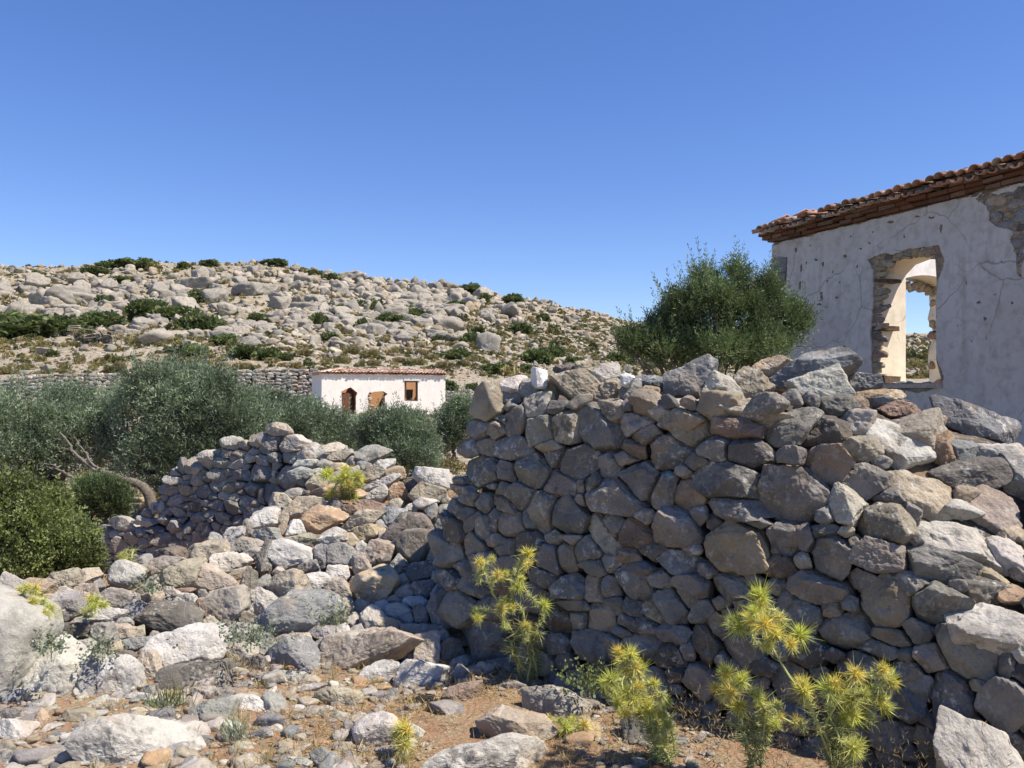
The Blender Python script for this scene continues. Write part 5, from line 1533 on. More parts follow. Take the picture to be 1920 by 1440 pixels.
    V, Fc = rock(.10, .06, .05, 17, 4, None, .08, 20, 10)
    o = put("broken_tile", V + P, Fc, M_STONE, None, np.array([.62, .58, .54, .3])); tag(o, "pale broken tile fragment sitting on the tiled eave of the ruin", "tile")

M_INNER2 = plaster_material("end_plaster", (.66, .645, .61), (.74, .725, .70), 0.8, 0.5)
build_ruin()

CO = np.array([-11.44, 50.0]); CU = np.array([.918, .397]); CN = np.array([.397, -.918])
def c_sz(X, Y_):
    px, py = 560 + X * .17708, 660 + Y_ * .17708
    k = kx(px, py); s = (k * CO[1] - CO[0]) / (CU[0] - k * CU[1]); Y = CO[1] + CU[1] * s
    return (s, EYE + slope(py) * Y)
def build_cottage():
    rng = np.random.default_rng(17)
    root = empty("small_house", (*CO, 0.2), "small whitewashed stone house with low tiled roof and empty openings, below the rocky hill", "house")
    cp = lambda pts: [c_sz(*p) for p in pts]
    w1 = jag(cp([(457, 700), (455, 430), (440, 425), (490, 398), (555, 372), (622, 432), (606, 470), (606, 700)]), .012, .18, 1)
    dr = jag(cp([(728, 790), (724, 600), (740, 560), (728, 470), (748, 428), (800, 418), (900, 418), (942, 445), (912, 470), (918, 560), (935, 640), (932, 790)]), .02, .15, 2)
    w3 = cp([(1120, 516), (1120, 308), (1262, 308), (1262, 520)])
    L = 7.83; top = 3.0
    V, Fs, mi = panel([(0, -.4), (L, -.4), (L, top), (0, top)], [w1, dr, w3], 0, -.5, CO, CU, CN)
    put("front_wall", V, Fs, [M_COTTAGE, M_OCHRE, M_OCHRE], root, smooth=False, midx=mi)
    V, Fs, mi = panel([(.5, -.4), (3.3, -.4), (3.3, top), (.5, top)], [], 0, -.45, CO, -CN, -CU)
    put("side_wall", V, Fs, [M_COTTAGE, M_OCHRE, M_OCHRE], root, smooth=False, midx=mi)
    V, Fs, mi = panel([(.5, -.4), (3.3, -.4), (3.3, top), (.5, top)], [], 0, -.45, CO + CU * L, -CN, CU)
    put("side_wall", V, Fs, [M_COTTAGE, M_OCHRE, M_OCHRE], root, smooth=False, midx=mi)
    V, Fs, mi = panel([(.45, -.4), (L - .45, -.4), (L - .45, top), (.45, top)], [], 0, -.45, CO - CN * 3.3, CU, -CN)
    put("back_wall", V, Fs, [M_COTTAGE, M_OCHRE, M_OCHRE], root, smooth=False, midx=mi)
    # inner cross wall, seen dark through the arched window
    for t in (2.55, 5.1):
        V, Fs, mi = panel([(.5, -.4), (3.3, -.4), (3.3, top - .2), (.5, top)], [], 0, -.3, CO + CU * t, -CN, -CU)
        put("inner_wall", V, Fs, [M_OCHRE, M_OCHRE, M_OCHRE], root, smooth=False, midx=mi)
    # walled-up doorway
    b = Bag()
    face_stones(b, [(560 + x * .17708, 660 + y * .17708) for x, y in [(722, 800), (722, 605), (800, 600), (930, 598), (938, 800)]], 1.1, 3.2, 33, list("rtyrt"), lambda p, q: (lambda sz: frame_pt(CO, CU, CN, sz[0], sz[1], -.10))(c_sz((p - 560) / .17708, (q - 660) / .17708)), CU, CN, .12, 2.2, 1.2)
    face_stones(b, [(560 + x * .17708, 660 + y * .17708) for x, y in [(724, 600), (730, 440), (752, 430), (762, 600)]], 1.0, 2.2, 34, list("rtyrt"), lambda p, q: (lambda sz: frame_pt(CO, CU, CN, sz[0], sz[1], -.04))(c_sz((p - 560) / .17708, (q - 660) / .17708)), CU, CN, .12, 2.0, 1)
    b.build("stone_infill", M_STONE, root)
    s0, s1 = c_sz(722, 800), c_sz(938, 606)
    b = Bag(); b.add(*box(CO, CU, CN, s0[0], s1[0], -.3, s1[1], -.14, -.4), np.array([1, 1, 1, 1.])); b.build("infill_core", M_MASONRY, root, smooth=False)
    # window joinery
    a, c = c_sz(1120, 516), c_sz(1262, 308)
    b = Bag()
    for (u0, u1, z0, z1) in ((a[0] + .005, a[0] + .07, a[1], c[1]), (c[0] - .07, c[0] - .005, a[1], c[1]), (a[0] + .07, c[0] - .07, c[1] - .08, c[1]), (a[0] + .07, c[0] - .07, a[1], a[1] + .06)):
        b.add(*box(CO, CU, CN, u0, u1, z0 + .003, z1 - .003, -.06, -.16), np.array([1, 1, 1, 1.]))
    wf_o = b.build("window_frame", M_TIMBER, root, smooth=False)
    a2, c2 = c_sz(1112, 304), c_sz(1284, 286)
    b = Bag(); b.add(*box(CO, CU, CN, a2[0], c2[0], a2[1], c2[1], .06, -.05), np.array([1, 1, 1, 1.])); b.build("lintel", M_WHITE, wf_o, smooth=False)
    a3, c3 = c_sz(459, 700), c_sz(552, 432)
    b = Bag(); b.add(*box(CO, CU, CN, a3[0] + .01, c3[0], a3[1], c3[1], -.16, -.22), np.array([1, 1, 1, 1.])); dl_o = b.build("door_leaf", M_RUSTWOOD, root, smooth=False)
    a4, c4 = c_sz(596, 700), c_sz(607, 440)
    b = Bag(); b.add(*box(CO, CU, CN, a4[0], c4[0] - .005, a4[1], c4[1], -.10, -.2), np.array([1, 1, 1, 1.])); b.build("door_post", M_TIMBER, dl_o, smooth=False)
    a5, c5 = c_sz(1135, 516), c_sz(1235, 405)
    b = Bag(); b.add(*box(CO, CU, CN, a5[0], c5[0], a5[1] - .3, c5[1], -.62, -.68, .05, rng), np.array([1, 1, 1, 1.])); b.build("dark_stand_in", M_TIMBER, wf_o, smooth=False)  # added dark slab, standing in for an unidentified dark shape inside the window
    # roof
    b = Bag()
    tile_slope(b, CO, CU, CN, -.12, L + .15, .17, -1.55, top + .0, .30, .21, .48, rng, hip0=-.15, r=.10, tone=1.45)
    tile_slope(b, CO, -CN, -CU, -.0, 3.3, .17, -1.3, top + .0, .26, .21, .48, rng, hip0=-.15, r=.10, tone=1.45)
    roof_o = b.build("tiled_roof", M_TILE, root)
    b = Bag()
    c = [frame_pt(CO, CU, CN, s, z, d) for s in (.02, L) for z, d in ((top + .01, .08), (top - .015, .08), (top + .25, -1.5), (top + .225, -1.5))]
    b.add(np.array(c), np.array([(0, 2, 6, 4), (1, 5, 7, 3), (0, 4, 5, 1), (2, 3, 7, 6), (0, 1, 3, 2), (4, 6, 7, 5)]), np.array([1, 1, 1, 1.]))
    b.build("roof_boards", M_TIMBER, roof_o, smooth=False)
M_RUSTWOOD = simple_mat("old_door", ((.10, .04, .025), (.18, .08, .045)), 12, 0.9, 0.3)
build_cottage()

# ------------------------------------------------------------------ far field walls
def field_wall(px0, px1, Y0, Y1, tops, height, sz, label, seed, tones, lean=0.25):
    rng = np.random.default_rng(seed)
    A = np.array([kx(px0) * Y0, Y0]); B = np.array([kx(px1) * Y1, Y1]); Ln = np.linalg.norm(B - A); U = (B - A) / Ln
    Nn = np.array([U[1], -U[0]]);  Nn = Nn if Nn[1] < 0 else -Nn
    f, c = Bag(), Bag()
    var = [rock(1, .8, .8, 7000 + seed * 40 + i, 3, None, .07, 24, 9) for i in range(14)]
    s = 0.0
    root = empty("field_wall", (*((A + B) / 2), 0), label, "stone wall", "old dry stone field walls")
    while s < Ln:
        w = rng.uniform(.8, 1.3) * sz
        P2 = A + U * s; px = 960 + F * P2[0] / P2[1]
        zt = EYE + slope(np.interp(px, *tops)) * P2[1]
        z = zt; r = 0
        while z > zt - height:
            V, Fc = var[int(rng.integers(14))]
            hh = sz * rng.uniform(.55, .85); a = rng.uniform(-.2, .2); ca, sa = math.cos(a), math.sin(a)
            V = np.stack([(V[:, 0] * ca - V[:, 2] * sa) * w * .6, V[:, 1] * sz * .5, (V[:, 0] * sa + V[:, 2] * ca) * hh * .66], 1)
            ps = s + rng.uniform(-.3, .3) * sz
            W = np.stack([A[0] + U[0] * (V[:, 0] + ps) + Nn[0] * V[:, 1], A[1] + U[1] * (V[:, 0] + ps) + Nn[1] * V[:, 1], V[:, 2] + z], 1)
            W[:, 0] += Nn[0] * (zt - z) * lean; W[:, 1] += Nn[1] * (zt - z) * lean
            (c if r == 0 else f).add(W, Fc, tint(tones[int(rng.integers(len(tones)))], int(s * 100)))
            z -= hh; r += 1
        s += w
    f.build("wall_face", M_FARSTONE, root); c.build("coping", M_FARSTONE, root)
    q = [np.array([*(A - Nn * .15), 0]), np.array([*(B - Nn * .15), 0])]
    # earth behind the face
    Vb = []
    for P in q:
        px = 960 + F * P[0] / P[1]; zt = EYE + slope(np.interp(px, *tops)) * P[1]
        Vb += [P + [0, 0, zt - .1], P + [Nn[0] * (height + .3) * lean, Nn[1] * (height + .3) * lean, zt - height - .3]]
    put("earth_core", np.array(Vb), np.array([(0, 2, 3, 1)]), M_FARSTONE, root, np.array([.10, .085, .07, .4]), False)

field_wall(-90, 597, 59.5, 59.5, ([-90, 0, 100, 200, 400, 590], [716, 715, 704, 703, 697, 694]), 2.1, .34, "long dry stone terrace wall behind the olive grove, left of the small house", 1, list("gdtgw"))
field_wall(832, 1000, 57, 57, ([832, 880, 1000], [737, 733, 742]), 1.5, .32, "short dark stone wall right of the small house", 2, list("gdgp"))
field_wall(690, 905, 36, 37, ([690, 780, 905], [792, 786, 800]), 1.5, .30, "tan dry stone retaining wall below the small house's front", 3, list("tytwt"), .7)
field_wall(90, 330, 14.5, 12.8, ([90, 330], [925, 945]), .55, .15, "low tumbled stone wall half hidden beneath the olive branches", 4, list("tyty"), .5)

# ------------------------------------------------------------------ olive trees and bushes
def olive(name, label, cat, group, Y, lobes_px, trunk, n, seed, mat=M_OLIVE, length=.24, L=.068, W=.0165, pairs=6, thick=.8, up=.7, inner=.3, bark=M_BARK, tr=.09, spread=.85, shoots=0, ground=0.0, gaps=.55):
    """lobes_px: (px, py, rx, ry[, depth offset]); trunk: pixel point at the foot"""
    s = Y / F
    lobes = []
    for l in lobes_px:
        d = l[4] if len(l) > 4 else 0
        P = at(l[0], l[1], Y + d); lobes.append((*P, l[2] * s, l[2] * s * thick, l[3] * s))
    base = at(trunk[0], trunk[1], Y); base[2] = float(terrain(base[0:1], base[1:2])[0]) - 0.05
    root = empty(name, base, label, cat, group)
    V, Fq, C = crown(lobes, n, seed, length, pairs, L, W, up, inner, .22, spread, gaps)
    C[:, :3] *= (1 + .5 * fbm(V * 1.9, 2, seed))[:, None].clip(.55, 1.5)
    if shoots:
        rng = np.random.default_rng(seed + 3); lb = np.array(lobes)
        k = rng.integers(len(lb), size=shoots); d = rand_unit(rng, shoots); d[:, 2] = np.abs(d[:, 2]) * 1.2 + .25; d /= np.linalg.norm(d, axis=1)[:, None]
        O = lb[k, :3] + d * lb[k, 3:] * .92; D = d * .6 + np.array([0, 0, .9]) + rng.normal(size=d.shape) * .25; D /= np.linalg.norm(D, axis=1)[:, None]
        V2, F2, C2 = sprigs(rng, O, D, length * rng.uniform(1.1, 1.9, shoots), pairs + 5, L, W, spread)
        C = np.concatenate([C, C2]); Fq = np.concatenate([Fq, F2 + len(V)]); V = np.concatenate([V, V2])
    put("crown", V, Fq, mat, root, C, False)
    b = Bag(); rng = np.random.default_rng(seed + 1)
    mid = base + np.array([rng.normal() * .1, 0, (np.mean([l[2] for l in lobes]) - base[2]) * .35])
    b.add(*tube(wiggle(bez(base, (base + mid) / 2 + rng.normal(size=3) * .06, mid, 8), .05, seed), np.linspace(tr * 1.25, tr * .85, 8)))
    trunk_o = put("trunk", *tube(wiggle(bez(base, (base + mid) / 2 + rng.normal(size=3) * .06, mid, 8), .05, seed), np.linspace(tr * 1.25, tr * .85, 8), 9), bark, root)
    b = Bag()
    for i, l in enumerate(lobes):
        tip = np.array(l[:3]) + np.array([0, 0, l[5] * .5])
        b.add(*tube(wiggle(bez(mid, (mid + tip) / 2 + np.array([0, 0, -.12]) + rng.normal(size=3) * .1, tip, 9), .06, seed + i), np.linspace(tr * .7, tr * .12, 9)))
        for q in range(4):
            d = rand_unit(rng, 1)[0]; e = np.array(l[:3]) + d * np.array(l[3:]) * .85; st = mid + (tip - mid) * rng.uniform(.45, .9)
            b.add(*tube(wiggle(bez(st, (st + e) / 2 + rng.normal(size=3) * .06, e, 7), .04, seed + i * 7 + q), np.linspace(tr * .25, tr * .05, 7), 5))
    b.build("limb", bark, trunk_o)
    return root

G_OL = "olive trees of the grove"
t1 = olive("olive_tree", "wide tall silvery olive with bare grey boughs hanging out at its side", "olive tree", G_OL, 12.0,
           [(350, 790, 105, 78), (270, 775, 80, 62, .3), (430, 800, 88, 62, .2), (300, 722, 62, 34), (372, 716, 40, 30, .2), (470, 850, 70, 52, .2), (390, 875, 92, 60), (300, 860, 80, 62, -.1), (235, 850, 60, 60, .4), (520, 810, 60, 48, .9), (445, 770, 60, 40, .5), (205, 800, 50, 52, .5), (250, 870, 46, 44, .5), (400, 735, 45, 38), (550, 830, 50, 40, 1.0)],
           (322, 955), 10500, 41, tr=.11, shoots=200, gaps=.48)
# its leaning bole and dead boughs
def boughs():
    w = lambda x, y, Y: at(180 + x / 6, 800 + y / 6, Y)
    Yb = 10.6
    pts = np.array([w(640, 900, Yb), w(600, 780, Yb), w(540, 700, Yb), w(420, 640, Yb), w(300, 590, Yb), w(150, 530, Yb), w(60, 510, Yb)])
    lb_o = put("leaning_bough", *tube(wiggle(np.array([pts[0] + (0, 0, -.25)] + list(pts)), .03, 5), [.075, .072, .068, .058, .055, .050, .042, .034], 9), M_BARK, t1)
    b = Bag()
    Q = lambda x, y, Y=Yb: at(x / 3, 440 + y / 3, Y)
    for P, r0 in (([Q(560, 1330), Q(500, 1300), Q(420, 1230), Q(390, 1170), Q(330, 1110), Q(345, 1130)][:5], .030), ([Q(560, 1370), Q(450, 1400), Q(400, 1360), Q(330, 1320), Q(260, 1310)], .026), ([Q(540, 1310), Q(490, 1240), Q(450, 1180), Q(420, 1140)], .018), ([Q(400, 1360), Q(350, 1340), Q(290, 1360)], .014),
                  ([Q(330, 1320), Q(290, 1290), Q(230, 1300)], .010), ([Q(390, 1170), Q(350, 1150), Q(300, 1160)], .010), ([Q(580, 1380), Q(640, 1400), Q(665, 1440)], .016), ([Q(420, 1230), Q(370, 1200), Q(310, 1195)], .012), ([Q(450, 1400), Q(430, 1345), Q(470, 1345), Q(510, 1370)], .012), ([Q(330, 1110), Q(322, 1090)], .008)):
        P = np.array(P); k = len(P)
        tt = np.linspace(0, k - 1, 4 * k); Pi = np.stack([np.interp(tt, np.arange(k), P[:, i]) for i in range(3)], 1)
        b.add(*tube(wiggle(Pi, .02, int(r0 * 1e4), False), np.linspace(r0, r0 * .35, 4 * k), 6))
    b.build("dead_branch", M_DEADWOOD, lb_o)
boughs()
olive("olive_tree", "olive tree at the picture's left edge, beside the tall silvery crown", "olive tree", G_OL, 12.6,
      [(60, 800, 95, 68), (-30, 800, 80, 66), (130, 830, 75, 66, -.2), (170, 780, 50, 42, .2), (40, 860, 90, 55, -.3), (120, 760, 60, 34, .3), (-60, 860, 70, 60), (10, 755, 50, 28)], (98, 930), 7000, 42, tr=.12, shoots=110, gaps=.48)
olive("olive_tree", "low olive crown in front of the small house, beneath its arched window", "olive tree", G_OL, 17.0,
      [(560, 800, 62, 48), (610, 820, 60, 42, .3), (500, 770, 48, 36, .4), (655, 815, 40, 32, .8), (550, 850, 70, 40), (640, 845, 50, 36)], (590, 880), 4500, 43, L=.085, W=.021, length=.3, tr=.09, shoots=50)
olive("olive_bush", "dense rounded olive bush behind the heap, beneath the small house's square window", "olive bush", "olive bushes", 14.0,
      [(755, 830, 60, 46), (770, 862, 52, 34, -.2), (710, 815, 40, 34), (745, 800, 42, 26), (720, 850, 40, 30, .2), (785, 845, 36, 36)], (755, 900), 5000, 44, L=.07, W=.017, up=1.0, tr=.05, shoots=60)
olive("olive_bush", "small olive bush standing between the small house and the tall wall's broken end", "olive bush", "olive bushes", 20.0,
      [(855, 800, 36, 36), (875, 780, 30, 30), (840, 820, 26, 22), (860, 770, 20, 18)], (855, 840), 2600, 45, L=.085, W=.021, length=.3, tr=.05, shoots=30)
olive("olive_bush", "fresh green olive sapling on a thin stem under the grove's bare boughs", "olive bush", "olive bushes", 9.8,
      [(192, 928, 42, 26), (180, 950, 34, 24), (215, 945, 30, 22), (165, 925, 24, 18)], (155, 1000), 2200, 46, mat=M_OLIVE2, L=.055, W=.013, length=.18, tr=.04, up=.9)
olive("olive_tree", "bushy olive tree between the tall wall and the plastered ruin", "olive tree", G_OL, 10.8,
      [(1325, 585, 56, 50), (1262, 622, 46, 38, .2), (1392, 592, 52, 52, .1), (1455, 605, 42, 46, .3), (1322, 535, 24, 30, .1), (1383, 528, 20, 36), (1438, 550, 26, 30, .2), (1210, 645, 40, 26, .1), (1345, 655, 76, 34), (1255, 662, 46, 24), (1430, 652, 54, 34), (1494, 612, 24, 36, .2), (1268, 575, 24, 26), (1178, 645, 22, 18), (1350, 560, 26, 24, -.2)],
      (1330, 740), 7600, 47, mat=M_OLIVE2, L=.066, W=.0155, length=.24, up=.7, tr=.06, inner=.2, shoots=120, gaps=.30)
olive("evergreen_bush", "leafy dark green bush at the left edge, between the grove and the heap", "bush", None, 7.4,
      [(40, 990, 90, 70), (110, 1030, 70, 58), (-30, 1000, 80, 80), (20, 930, 56, 40), (80, 950, 50, 34, .1), (150, 1060, 46, 38), (60, 1070, 90, 50), (-60, 1050, 70, 60)], (50, 1120), 6500, 48, mat=M_LENTISK, L=.042, W=.021, length=.13, pairs=4, up=.6, tr=.04, shoots=60, spread=1.0)

# ------------------------------------------------------------------ thistles
def spikes(rng, O, D, L, r):
    n = len(O); A = np.cross(D, rand_unit(rng, n)); A /= np.linalg.norm(A, axis=1)[:, None] + 1e-9; B = np.cross(D, A)
    c = [(1, 0), (-.5, .866), (-.5, -.866)]
    V = np.stack([O + A * (r * a)[:, None] + B * (r * b)[:, None] for a, b in [(x, y) for x, y in c]] + [O + D * L[:, None]], 1) if False else \
        np.stack([O + (A * a + B * b) * r[:, None] for a, b in c] + [O + D * L[:, None]], 1)
    i = np.arange(n)[:, None] * 4
    Ft = np.concatenate([i + np.array([0, 1, 3]), i + np.array([1, 2, 3]), i + np.array([2, 0, 3])])
    return V.reshape(-1, 3), Ft

HEADS = []
for _k in range(9):
    _r = np.random.default_rng(800 + _k)
    n = 170; d = rand_unit(_r, n); d[:, 2] += .25; d /= np.linalg.norm(d, axis=1)[:, None]
    O = d * _r.uniform(.005, .35, n)[:, None] + np.array([0, 0, -.05])
    Ln = _r.uniform(.3, 1.05, n) * np.where(_r.uniform(size=n) < .2, 1.5, .95)
    V, Ft = spikes(_r, O, d, Ln, _r.uniform(.018, .034, n))
    t = np.repeat(_r.uniform(.75, 1.25, n), 4); tip = np.tile([.8, .8, .8, 1.15], n)
    C = np.stack([t * tip * _r.uniform(.85, 1.0), t * tip * .97, t * _r.uniform(.8, 1.3), np.ones(len(t))], 1)
    ii, fi = ico(2)
    V = np.concatenate([V, ii * .26]); Ft = np.concatenate([Ft, fi + n * 4]); C = np.concatenate([C, np.tile([.8, .75, .6, 1], (len(ii), 1))])
    C = C * np.array([[1.12, 1.1, 1, 1], [1.0, 1.08, .9, 1], [1.1, 1.06, .9, 1], [.8, .92, .9, 1], [1.08, 1.06, .9, 1], [1.05, 1.06, 1, 1], [1.1, 1.1, 1.1, 1], [.9, .98, .8, 1], [.95, 1.05, .9, 1]])[_k]
    HEADS.append(mesh_data("thistle_head", V, Ft, M_THISTLE, C, False))

def thistle(label, base, heads, seed, Y, r=.055, mat_stem=None, tone="spiny yellow thistles", sy=0.25):
    rng = np.random.default_rng(seed)
    root = empty("thistle", base, label, "thistle", tone)
    b, sp = Bag(), Bag()
    tips = [at(h[0], h[1], Y + (h[2] if len(h) > 2 else rng.uniform(-.12, .12))) for h in heads]
    cen = np.mean(tips, 0); mains = []
    nm = max(1, len(tips) // 4)
    for m in range(nm):
        tgt = tips[int(rng.integers(len(tips)))]
        pts = wiggle(bez(base + rng.normal(size=3) * [.03, .03, 0], (base + cen) / 2 + rng.normal(size=3) * .06, base * .35 + tgt * .65, 12), .02, seed + m)
        mains.append(pts); b.add(*tube(pts, np.linspace(.008, .005, 12), 6), np.array([1, 1, .9, 1]))
    for i, tp in enumerate(tips):
        mn = min(mains, key=lambda P: np.linalg.norm(P[-1] - tp)); st = mn[int(rng.integers(len(mn) // 2, len(mn)))]
        pts = wiggle(bez(st, (st + tp) / 2 + np.array([0, 0, -.03]) + rng.normal(size=3) * .04, tp, 9), .012, seed + 20 + i)
        b.add(*tube(pts, np.linspace(.005, .003, 9), 5), np.array([1, 1, .9, 1])); mains.append(pts) if len(mains) < 30 else None
        # spiny leaves below the head and along the stem
        m = 130; f = rng.uniform(.15, 1.0, m) ** .7 * 8; k = f.astype(int).clip(0, 7)
        O = pts[k] + (pts[k + 1] - pts[k]) * (f - k)[:, None]; D = rand_unit(rng, m) + (tp - st) / (np.linalg.norm(tp - st) + 1e-6) * .5; D /= np.linalg.norm(D, axis=1)[:, None]
        V, Ft = spikes(rng, O, D, rng.uniform(.02, .055, m) * r / .055, rng.uniform(.0012, .0024, m))
        t = np.repeat(rng.uniform(.8, 1.5, m), 4); sp.add(V, Ft, np.stack([t, t, t * .9, np.ones(len(t))], 1))
        o = link("flower_head", HEADS[int(rng.integers(9))], root, tp - base)
        o.rotation_euler = (rng.normal() * .5, rng.normal() * .5, rng.uniform(0, 6)); q = r * rng.uniform(.55, 1.3); o.scale = (q, q * rng.uniform(.85, 1.1), q * rng.uniform(.8, 1.1))
    for P in mains[:nm]:
        m = 150; f = rng.uniform(.05, .98, m) * 11; k = f.astype(int).clip(0, 10)
        O = P[k] + (P[k + 1] - P[k]) * (f - k)[:, None]; D = rand_unit(rng, m); D[:, 2] *= .5; D /= np.linalg.norm(D, axis=1)[:, None]
        V, Ft = spikes(rng, O, D, rng.uniform(.03, .10, m) * r / .055, rng.uniform(.0015, .0032, m))
        t = np.repeat(rng.uniform(.5, 1.0, m), 4); sp.add(V, Ft, np.stack([t, t, t * .9, np.ones(len(t))], 1))
    b.build("stem", M_THISTLE_STEM, root); sp.build("spiny_leaves", M_THISTLE_STEM, root, smooth=False)
    return root

def tl(x0, y0, s, pts): return [(x0 + p[0] * s, y0 + p[1] * s) for p in pts]
def gp(px, Y): return np.array([kx(px) * Y, Y, float(terrain(np.array([kx(px) * Y]), np.array([Y]))[0]) - .01])
thistle("yellow thistle leaning on the tall wall's shaded foot, beside the wall's broken end", gp(1000, 4.72), tl(760, 960, 1 / 3, [(420, 280), (485, 262), (432, 325), (520, 350), (570, 345), (640, 330), (655, 372), (690, 230), (680, 290), (565, 500), (540, 540), (600, 530), (400, 560), (410, 595), (780, 520), (790, 560), (680, 640), (560, 640), (720, 690), (640, 420)]), 11, 4.55, .052)
thistle("big yellow thistle standing in sun before the middle of the shaded wall", gp(1255, 3.72), tl(760, 960, 1 / 3, [(1200, 790), (1235, 830), (1270, 800), (1290, 870), (1330, 880), (1240, 890), (1120, 960), (1160, 940), (1140, 1010), (1250, 1010), (1290, 1050), (1340, 1060), (1400, 960), (1430, 1040), (1470, 1070), (1440, 1140), (1370, 1110), (1430, 1210), (1470, 1190), (1460, 1290), (1200, 1070), (1390, 1170), (1330, 1130), (1180, 1000), (1310, 980), (1410, 1290), (1230, 1130)]), 12, 3.6, .05)
thistle("tall branching yellow thistle before the wall's slumped end", gp(1575, 3.45), tl(1280, 960, 1 / 3, [(400, 455), (440, 470), (430, 520), (400, 560), (540, 590), (560, 620), (390, 600), (460, 630), (310, 650), (290, 620), (480, 755), (660, 690), (970, 905), (1130, 880), (1160, 930), (680, 1000), (670, 960), (860, 960), (900, 1030), (950, 1050), (1020, 1030), (1100, 1050), (1130, 1090), (960, 1140), (920, 1160), (1000, 1110), (960, 1330), (985, 1310), (1060, 1010), (820, 1000), (520, 680), (610, 740), (1180, 960)]), 13, 3.35, .052)
thistle("low yellow thistle clump between the two biggest thistles", gp(1395, 3.55), tl(1280, 960, 1 / 3, [(230, 880), (250, 910), (340, 920), (180, 985), (270, 1010), (420, 1040), (440, 1070), (500, 1120), (530, 1090), (540, 1150), (320, 1090), (520, 1190), (480, 1160), (470, 1210), (330, 950), (640, 1180)]), 14, 3.42, .048)
thistle("pale dry thistle growing on top of the sunlit heap", at(652, 938, 7.0), tl(540, 800, 1 / 6, [(430, 540), (470, 510), (590, 570), (640, 560), (660, 610), (780, 560), (800, 600), (490, 740), (470, 770), (740, 780), (640, 480), (560, 600), (690, 660)]), 15, 6.9, .075)
thistle("wispy yellow green plant in front of a rounded grey boulder", gp(752, 3.72), [(752, 1362), (745, 1372), (762, 1368), (756, 1380), (748, 1392), (760, 1396), (750, 1410), (757, 1420)], 16, 3.70, .045)
thistle("low green spiny plant at the edge of the bare red earth", gp(1055, 4.05), [(1030, 1345), (1050, 1350), (1072, 1352), (1095, 1358), (1060, 1362), (1120, 1372)], 17, 4.0, .038)
for i, (px, py, hs, l) in enumerate([(55, 1110, [(38, 1106), (52, 1100), (66, 1104), (46, 1112), (30, 1114)], "dry orange green tuft behind the great pale boulder's top"), (78, 1140, [(62, 1126), (75, 1133), (92, 1140), (70, 1142), (86, 1152), (100, 1150)], "dry orange green tuft growing beside the great pale boulder"),
                             (178, 1140, [(170, 1122), (182, 1128), (190, 1135), (176, 1138)], "small dry orange tuft under the big round pale boulder"), (232, 1052, [(225, 1042), (236, 1040), (231, 1050)], "thin yellow tuft behind the big round pale boulder"), (163, 1098, [(158, 1092), (166, 1090)], "tiny yellow tuft at the leafy dark bush's foot")]):
    Yt = [4.75, 4.6, 4.9, 5.7, 5.5][i]
    b_ = at(px, py + 12, Yt); thistle(l, b_, hs, 60 + i, Yt, .045, tone="dry tufts at the heap's edge")

# green tufts and grey-green herbs
def herb(label, px, py, Y, w, h, n, seed, mat, L=.022, W=.016, name="herb_plant", blade=False):
    rng = np.random.default_rng(seed); s = Y / F
    base = at(px, py, Y)
    O = base + rng.normal(size=(n, 3)) * np.array([w * s * .42, w * s * .3, 0]); D = rng.normal(size=(n, 3)) * .45 + np.array([0, -.15, 1]); D /= np.linalg.norm(D, axis=1)[:, None]
    ln = h * s * rng.uniform(.4, 1.1, n)
    if blade:
        t = rng.uniform(.7, 1.3, n); V, Fq, C = leaves(O, D, rand_unit(rng, n), ln, np.full(n, .005), np.stack([t, t, t, np.ones(n)], 1))
    else:
        V, Fq, C = sprigs(rng, O, D, ln, 5, L, W, 1.1)
    root = empty(name, base, label, "plant", "small plants among the stones")
    put("leaves", V, Fq, mat, root, C, False)
    put("stem", *tube(np.stack([base - (0, 0, .05), base + (0.004, 0, h * s * .3), base + (.012, -.006, h * s * .7)]), [.003, .0025, .0015], 5), M_THISTLE_STEM, root, np.array([1, 1, .9, 1]))

herb("leafy grey-green herb spreading left of the blue-grey ridged boulder", 470, 1206, 4.62, 95, 60, 60, 1, M_HERB)
herb("grey-green herb growing beneath the blotched ground right of the ridged boulder", 630, 1170, 4.7, 40, 75, 34, 2, M_HERB)
herb("small grey-green herb at the great pale boulder's right side", 96, 1222, 4.3, 36, 48, 30, 3, M_HERB)
herb("small grey-green herb between the black-crusted stone and the ochre chip", 192, 1228, 4.5, 40, 42, 30, 4, M_HERB)
herb("pale leafy herb in the gap below the round pale boulder", 286, 1110, 5.2, 34, 46, 26, 5, M_HERB)
herb("green grass tuft at the foot of the dark pale-topped boulder", 318, 1330, 4.15, 40, 62, 120, 6, M_LENTISK, name="grass_tuft", blade=True)
herb("dry green tuft on the straw below the flat whitish stone", 452, 1385, 3.85, 44, 58, 90, 7, M_HERB, name="grass_tuft", blade=True)
herb("dark green herb in the shade right of the pinkish block", 1105, 1290, 4.2, 70, 60, 46, 8, M_LENTISK)

# the weeds in the shade at the wall's foot
def weeds():
    rng = np.random.default_rng(88); n = 190
    px = rng.uniform(1190, 1960, n); base_Y = np.array([wall_pt(p, 1420)[1] for p in px]) - rng.uniform(.02, .55, n)
    O = np.stack([(px - 960) / F * base_Y, base_Y, 0 * px], 1); O[:, 2] = terrain(O[:, 0], O[:, 1])
    D = rng.normal(size=(n, 3)) * .5 + np.array([0, -.1, 1]); D /= np.linalg.norm(D, axis=1)[:, None]
    V, Fq, C = sprigs(rng, O, D, rng.uniform(.10, .42, n), 8, .035, .004, .9)
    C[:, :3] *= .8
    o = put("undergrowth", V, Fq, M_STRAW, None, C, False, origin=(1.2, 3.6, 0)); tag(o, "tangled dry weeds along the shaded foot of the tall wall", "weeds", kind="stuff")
weeds()

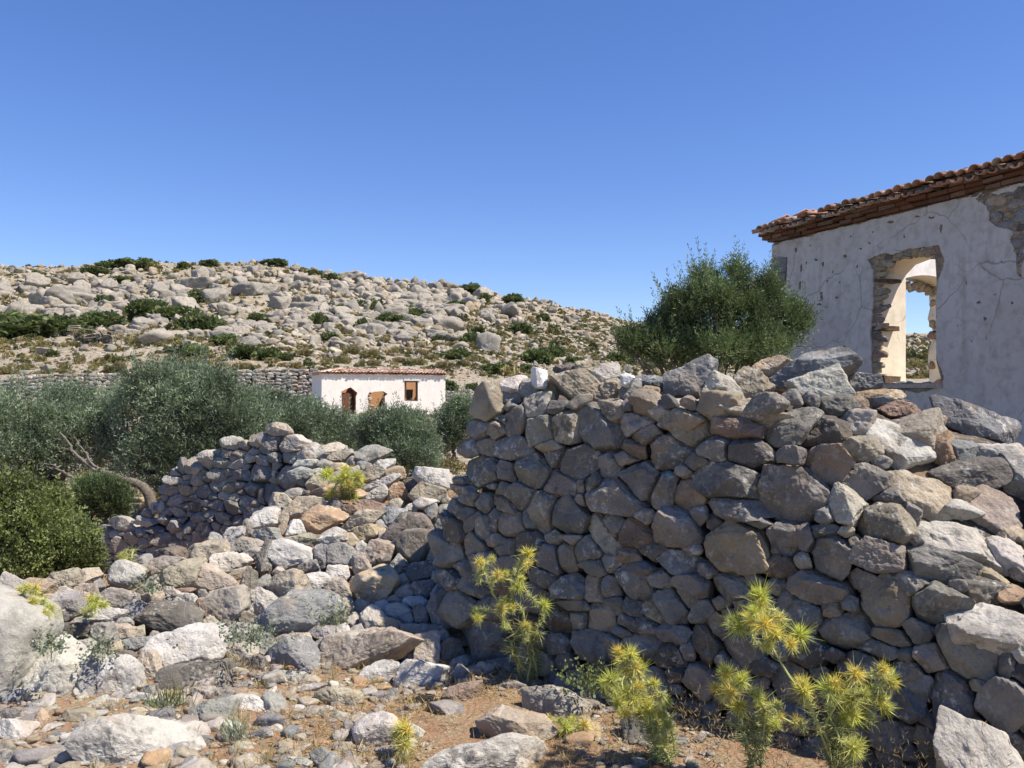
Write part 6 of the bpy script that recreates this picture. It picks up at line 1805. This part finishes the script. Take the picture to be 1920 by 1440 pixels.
# ------------------------------------------------------------------ plank pen on the terrace
def pen():
    x, y, ok = hit_terrain([165], [648]); Yp = float(y[0]); s = Yp / F
    q = lambda X, Z: at(X / 6, 560 + Z / 6, Yp)
    root = empty("animal_pen", q(1000, 520), "ramshackle animal pen of grey planks and thin posts by the long dark shrub", "pen")
    for (x0, z0, x1, z1) in ((1085, 440, 1100, 530), (1150, 380, 1155, 540), (1300, 350, 1300, 520), (1415, 420, 1420, 540), (1570, 450, 1572, 540), (835, 380, 836, 520), (720, 480, 722, 560), (1250, 430, 1240, 530), (560, 480, 562, 590), (1365, 430, 1366, 540)):
        put("post", *tube([q(x0, z0), q((x0 + x1) / 2, (z0 + z1) / 2), q(x1, z1 + 30)], [.05, .05, .055], 6), M_DEADWOOD, root)
    for (x0, z0, x1, z1, w) in ((770, 355, 900, 350, 9), (775, 335, 900, 325, 9), (780, 312, 895, 304, 9), (900, 335, 1300, 378, 7), (1110, 360, 1140, 400, 14), (950, 445, 1080, 432, 5), (1160, 390, 1240, 410, 8)):
        a, b_ = q(x0, z0), q(x1, z1); h = w / 6 * s
        V = np.array([p + np.array([0, dy, dz]) for p in (a, b_) for dy in (-.25, .25) for dz in (-h / 2, h / 2)])
        put("plank", V, np.array([(0, 1, 3, 2), (4, 6, 7, 5), (0, 4, 5, 1), (2, 3, 7, 6), (0, 2, 6, 4), (1, 5, 7, 3)]), M_BOARD, root, smooth=False)
    b = Bag(); rng = np.random.default_rng(4)
    for i in range(60):
        X, Z = rng.uniform(820, 1240), rng.uniform(390, 480); r = rng.uniform(.10, .22)
        V, Fc = rock(r * 1.2, r, r * .9, 8100 + i % 20, 3, None, .06, 20, 9); b.add(V + q(X, Z) + np.array([0, .3 + rng.uniform(0, .4), 0]), Fc, tint("dgptd"[i % 5], i))
    b.build("stone_back", M_FARSTONE, root)
    x, y, ok = hit_terrain([40], [640]); a, c = at(24, 636, float(y[0]) - .3), at(55, 628, float(y[0]) - .3)
    o = put("plank", *tube([a, (a + c) / 2, c], [.08, .08, .08], 6), M_BOARD); tag(o, "lone grey plank leaning under the long dark shrub", "plank")
pen()
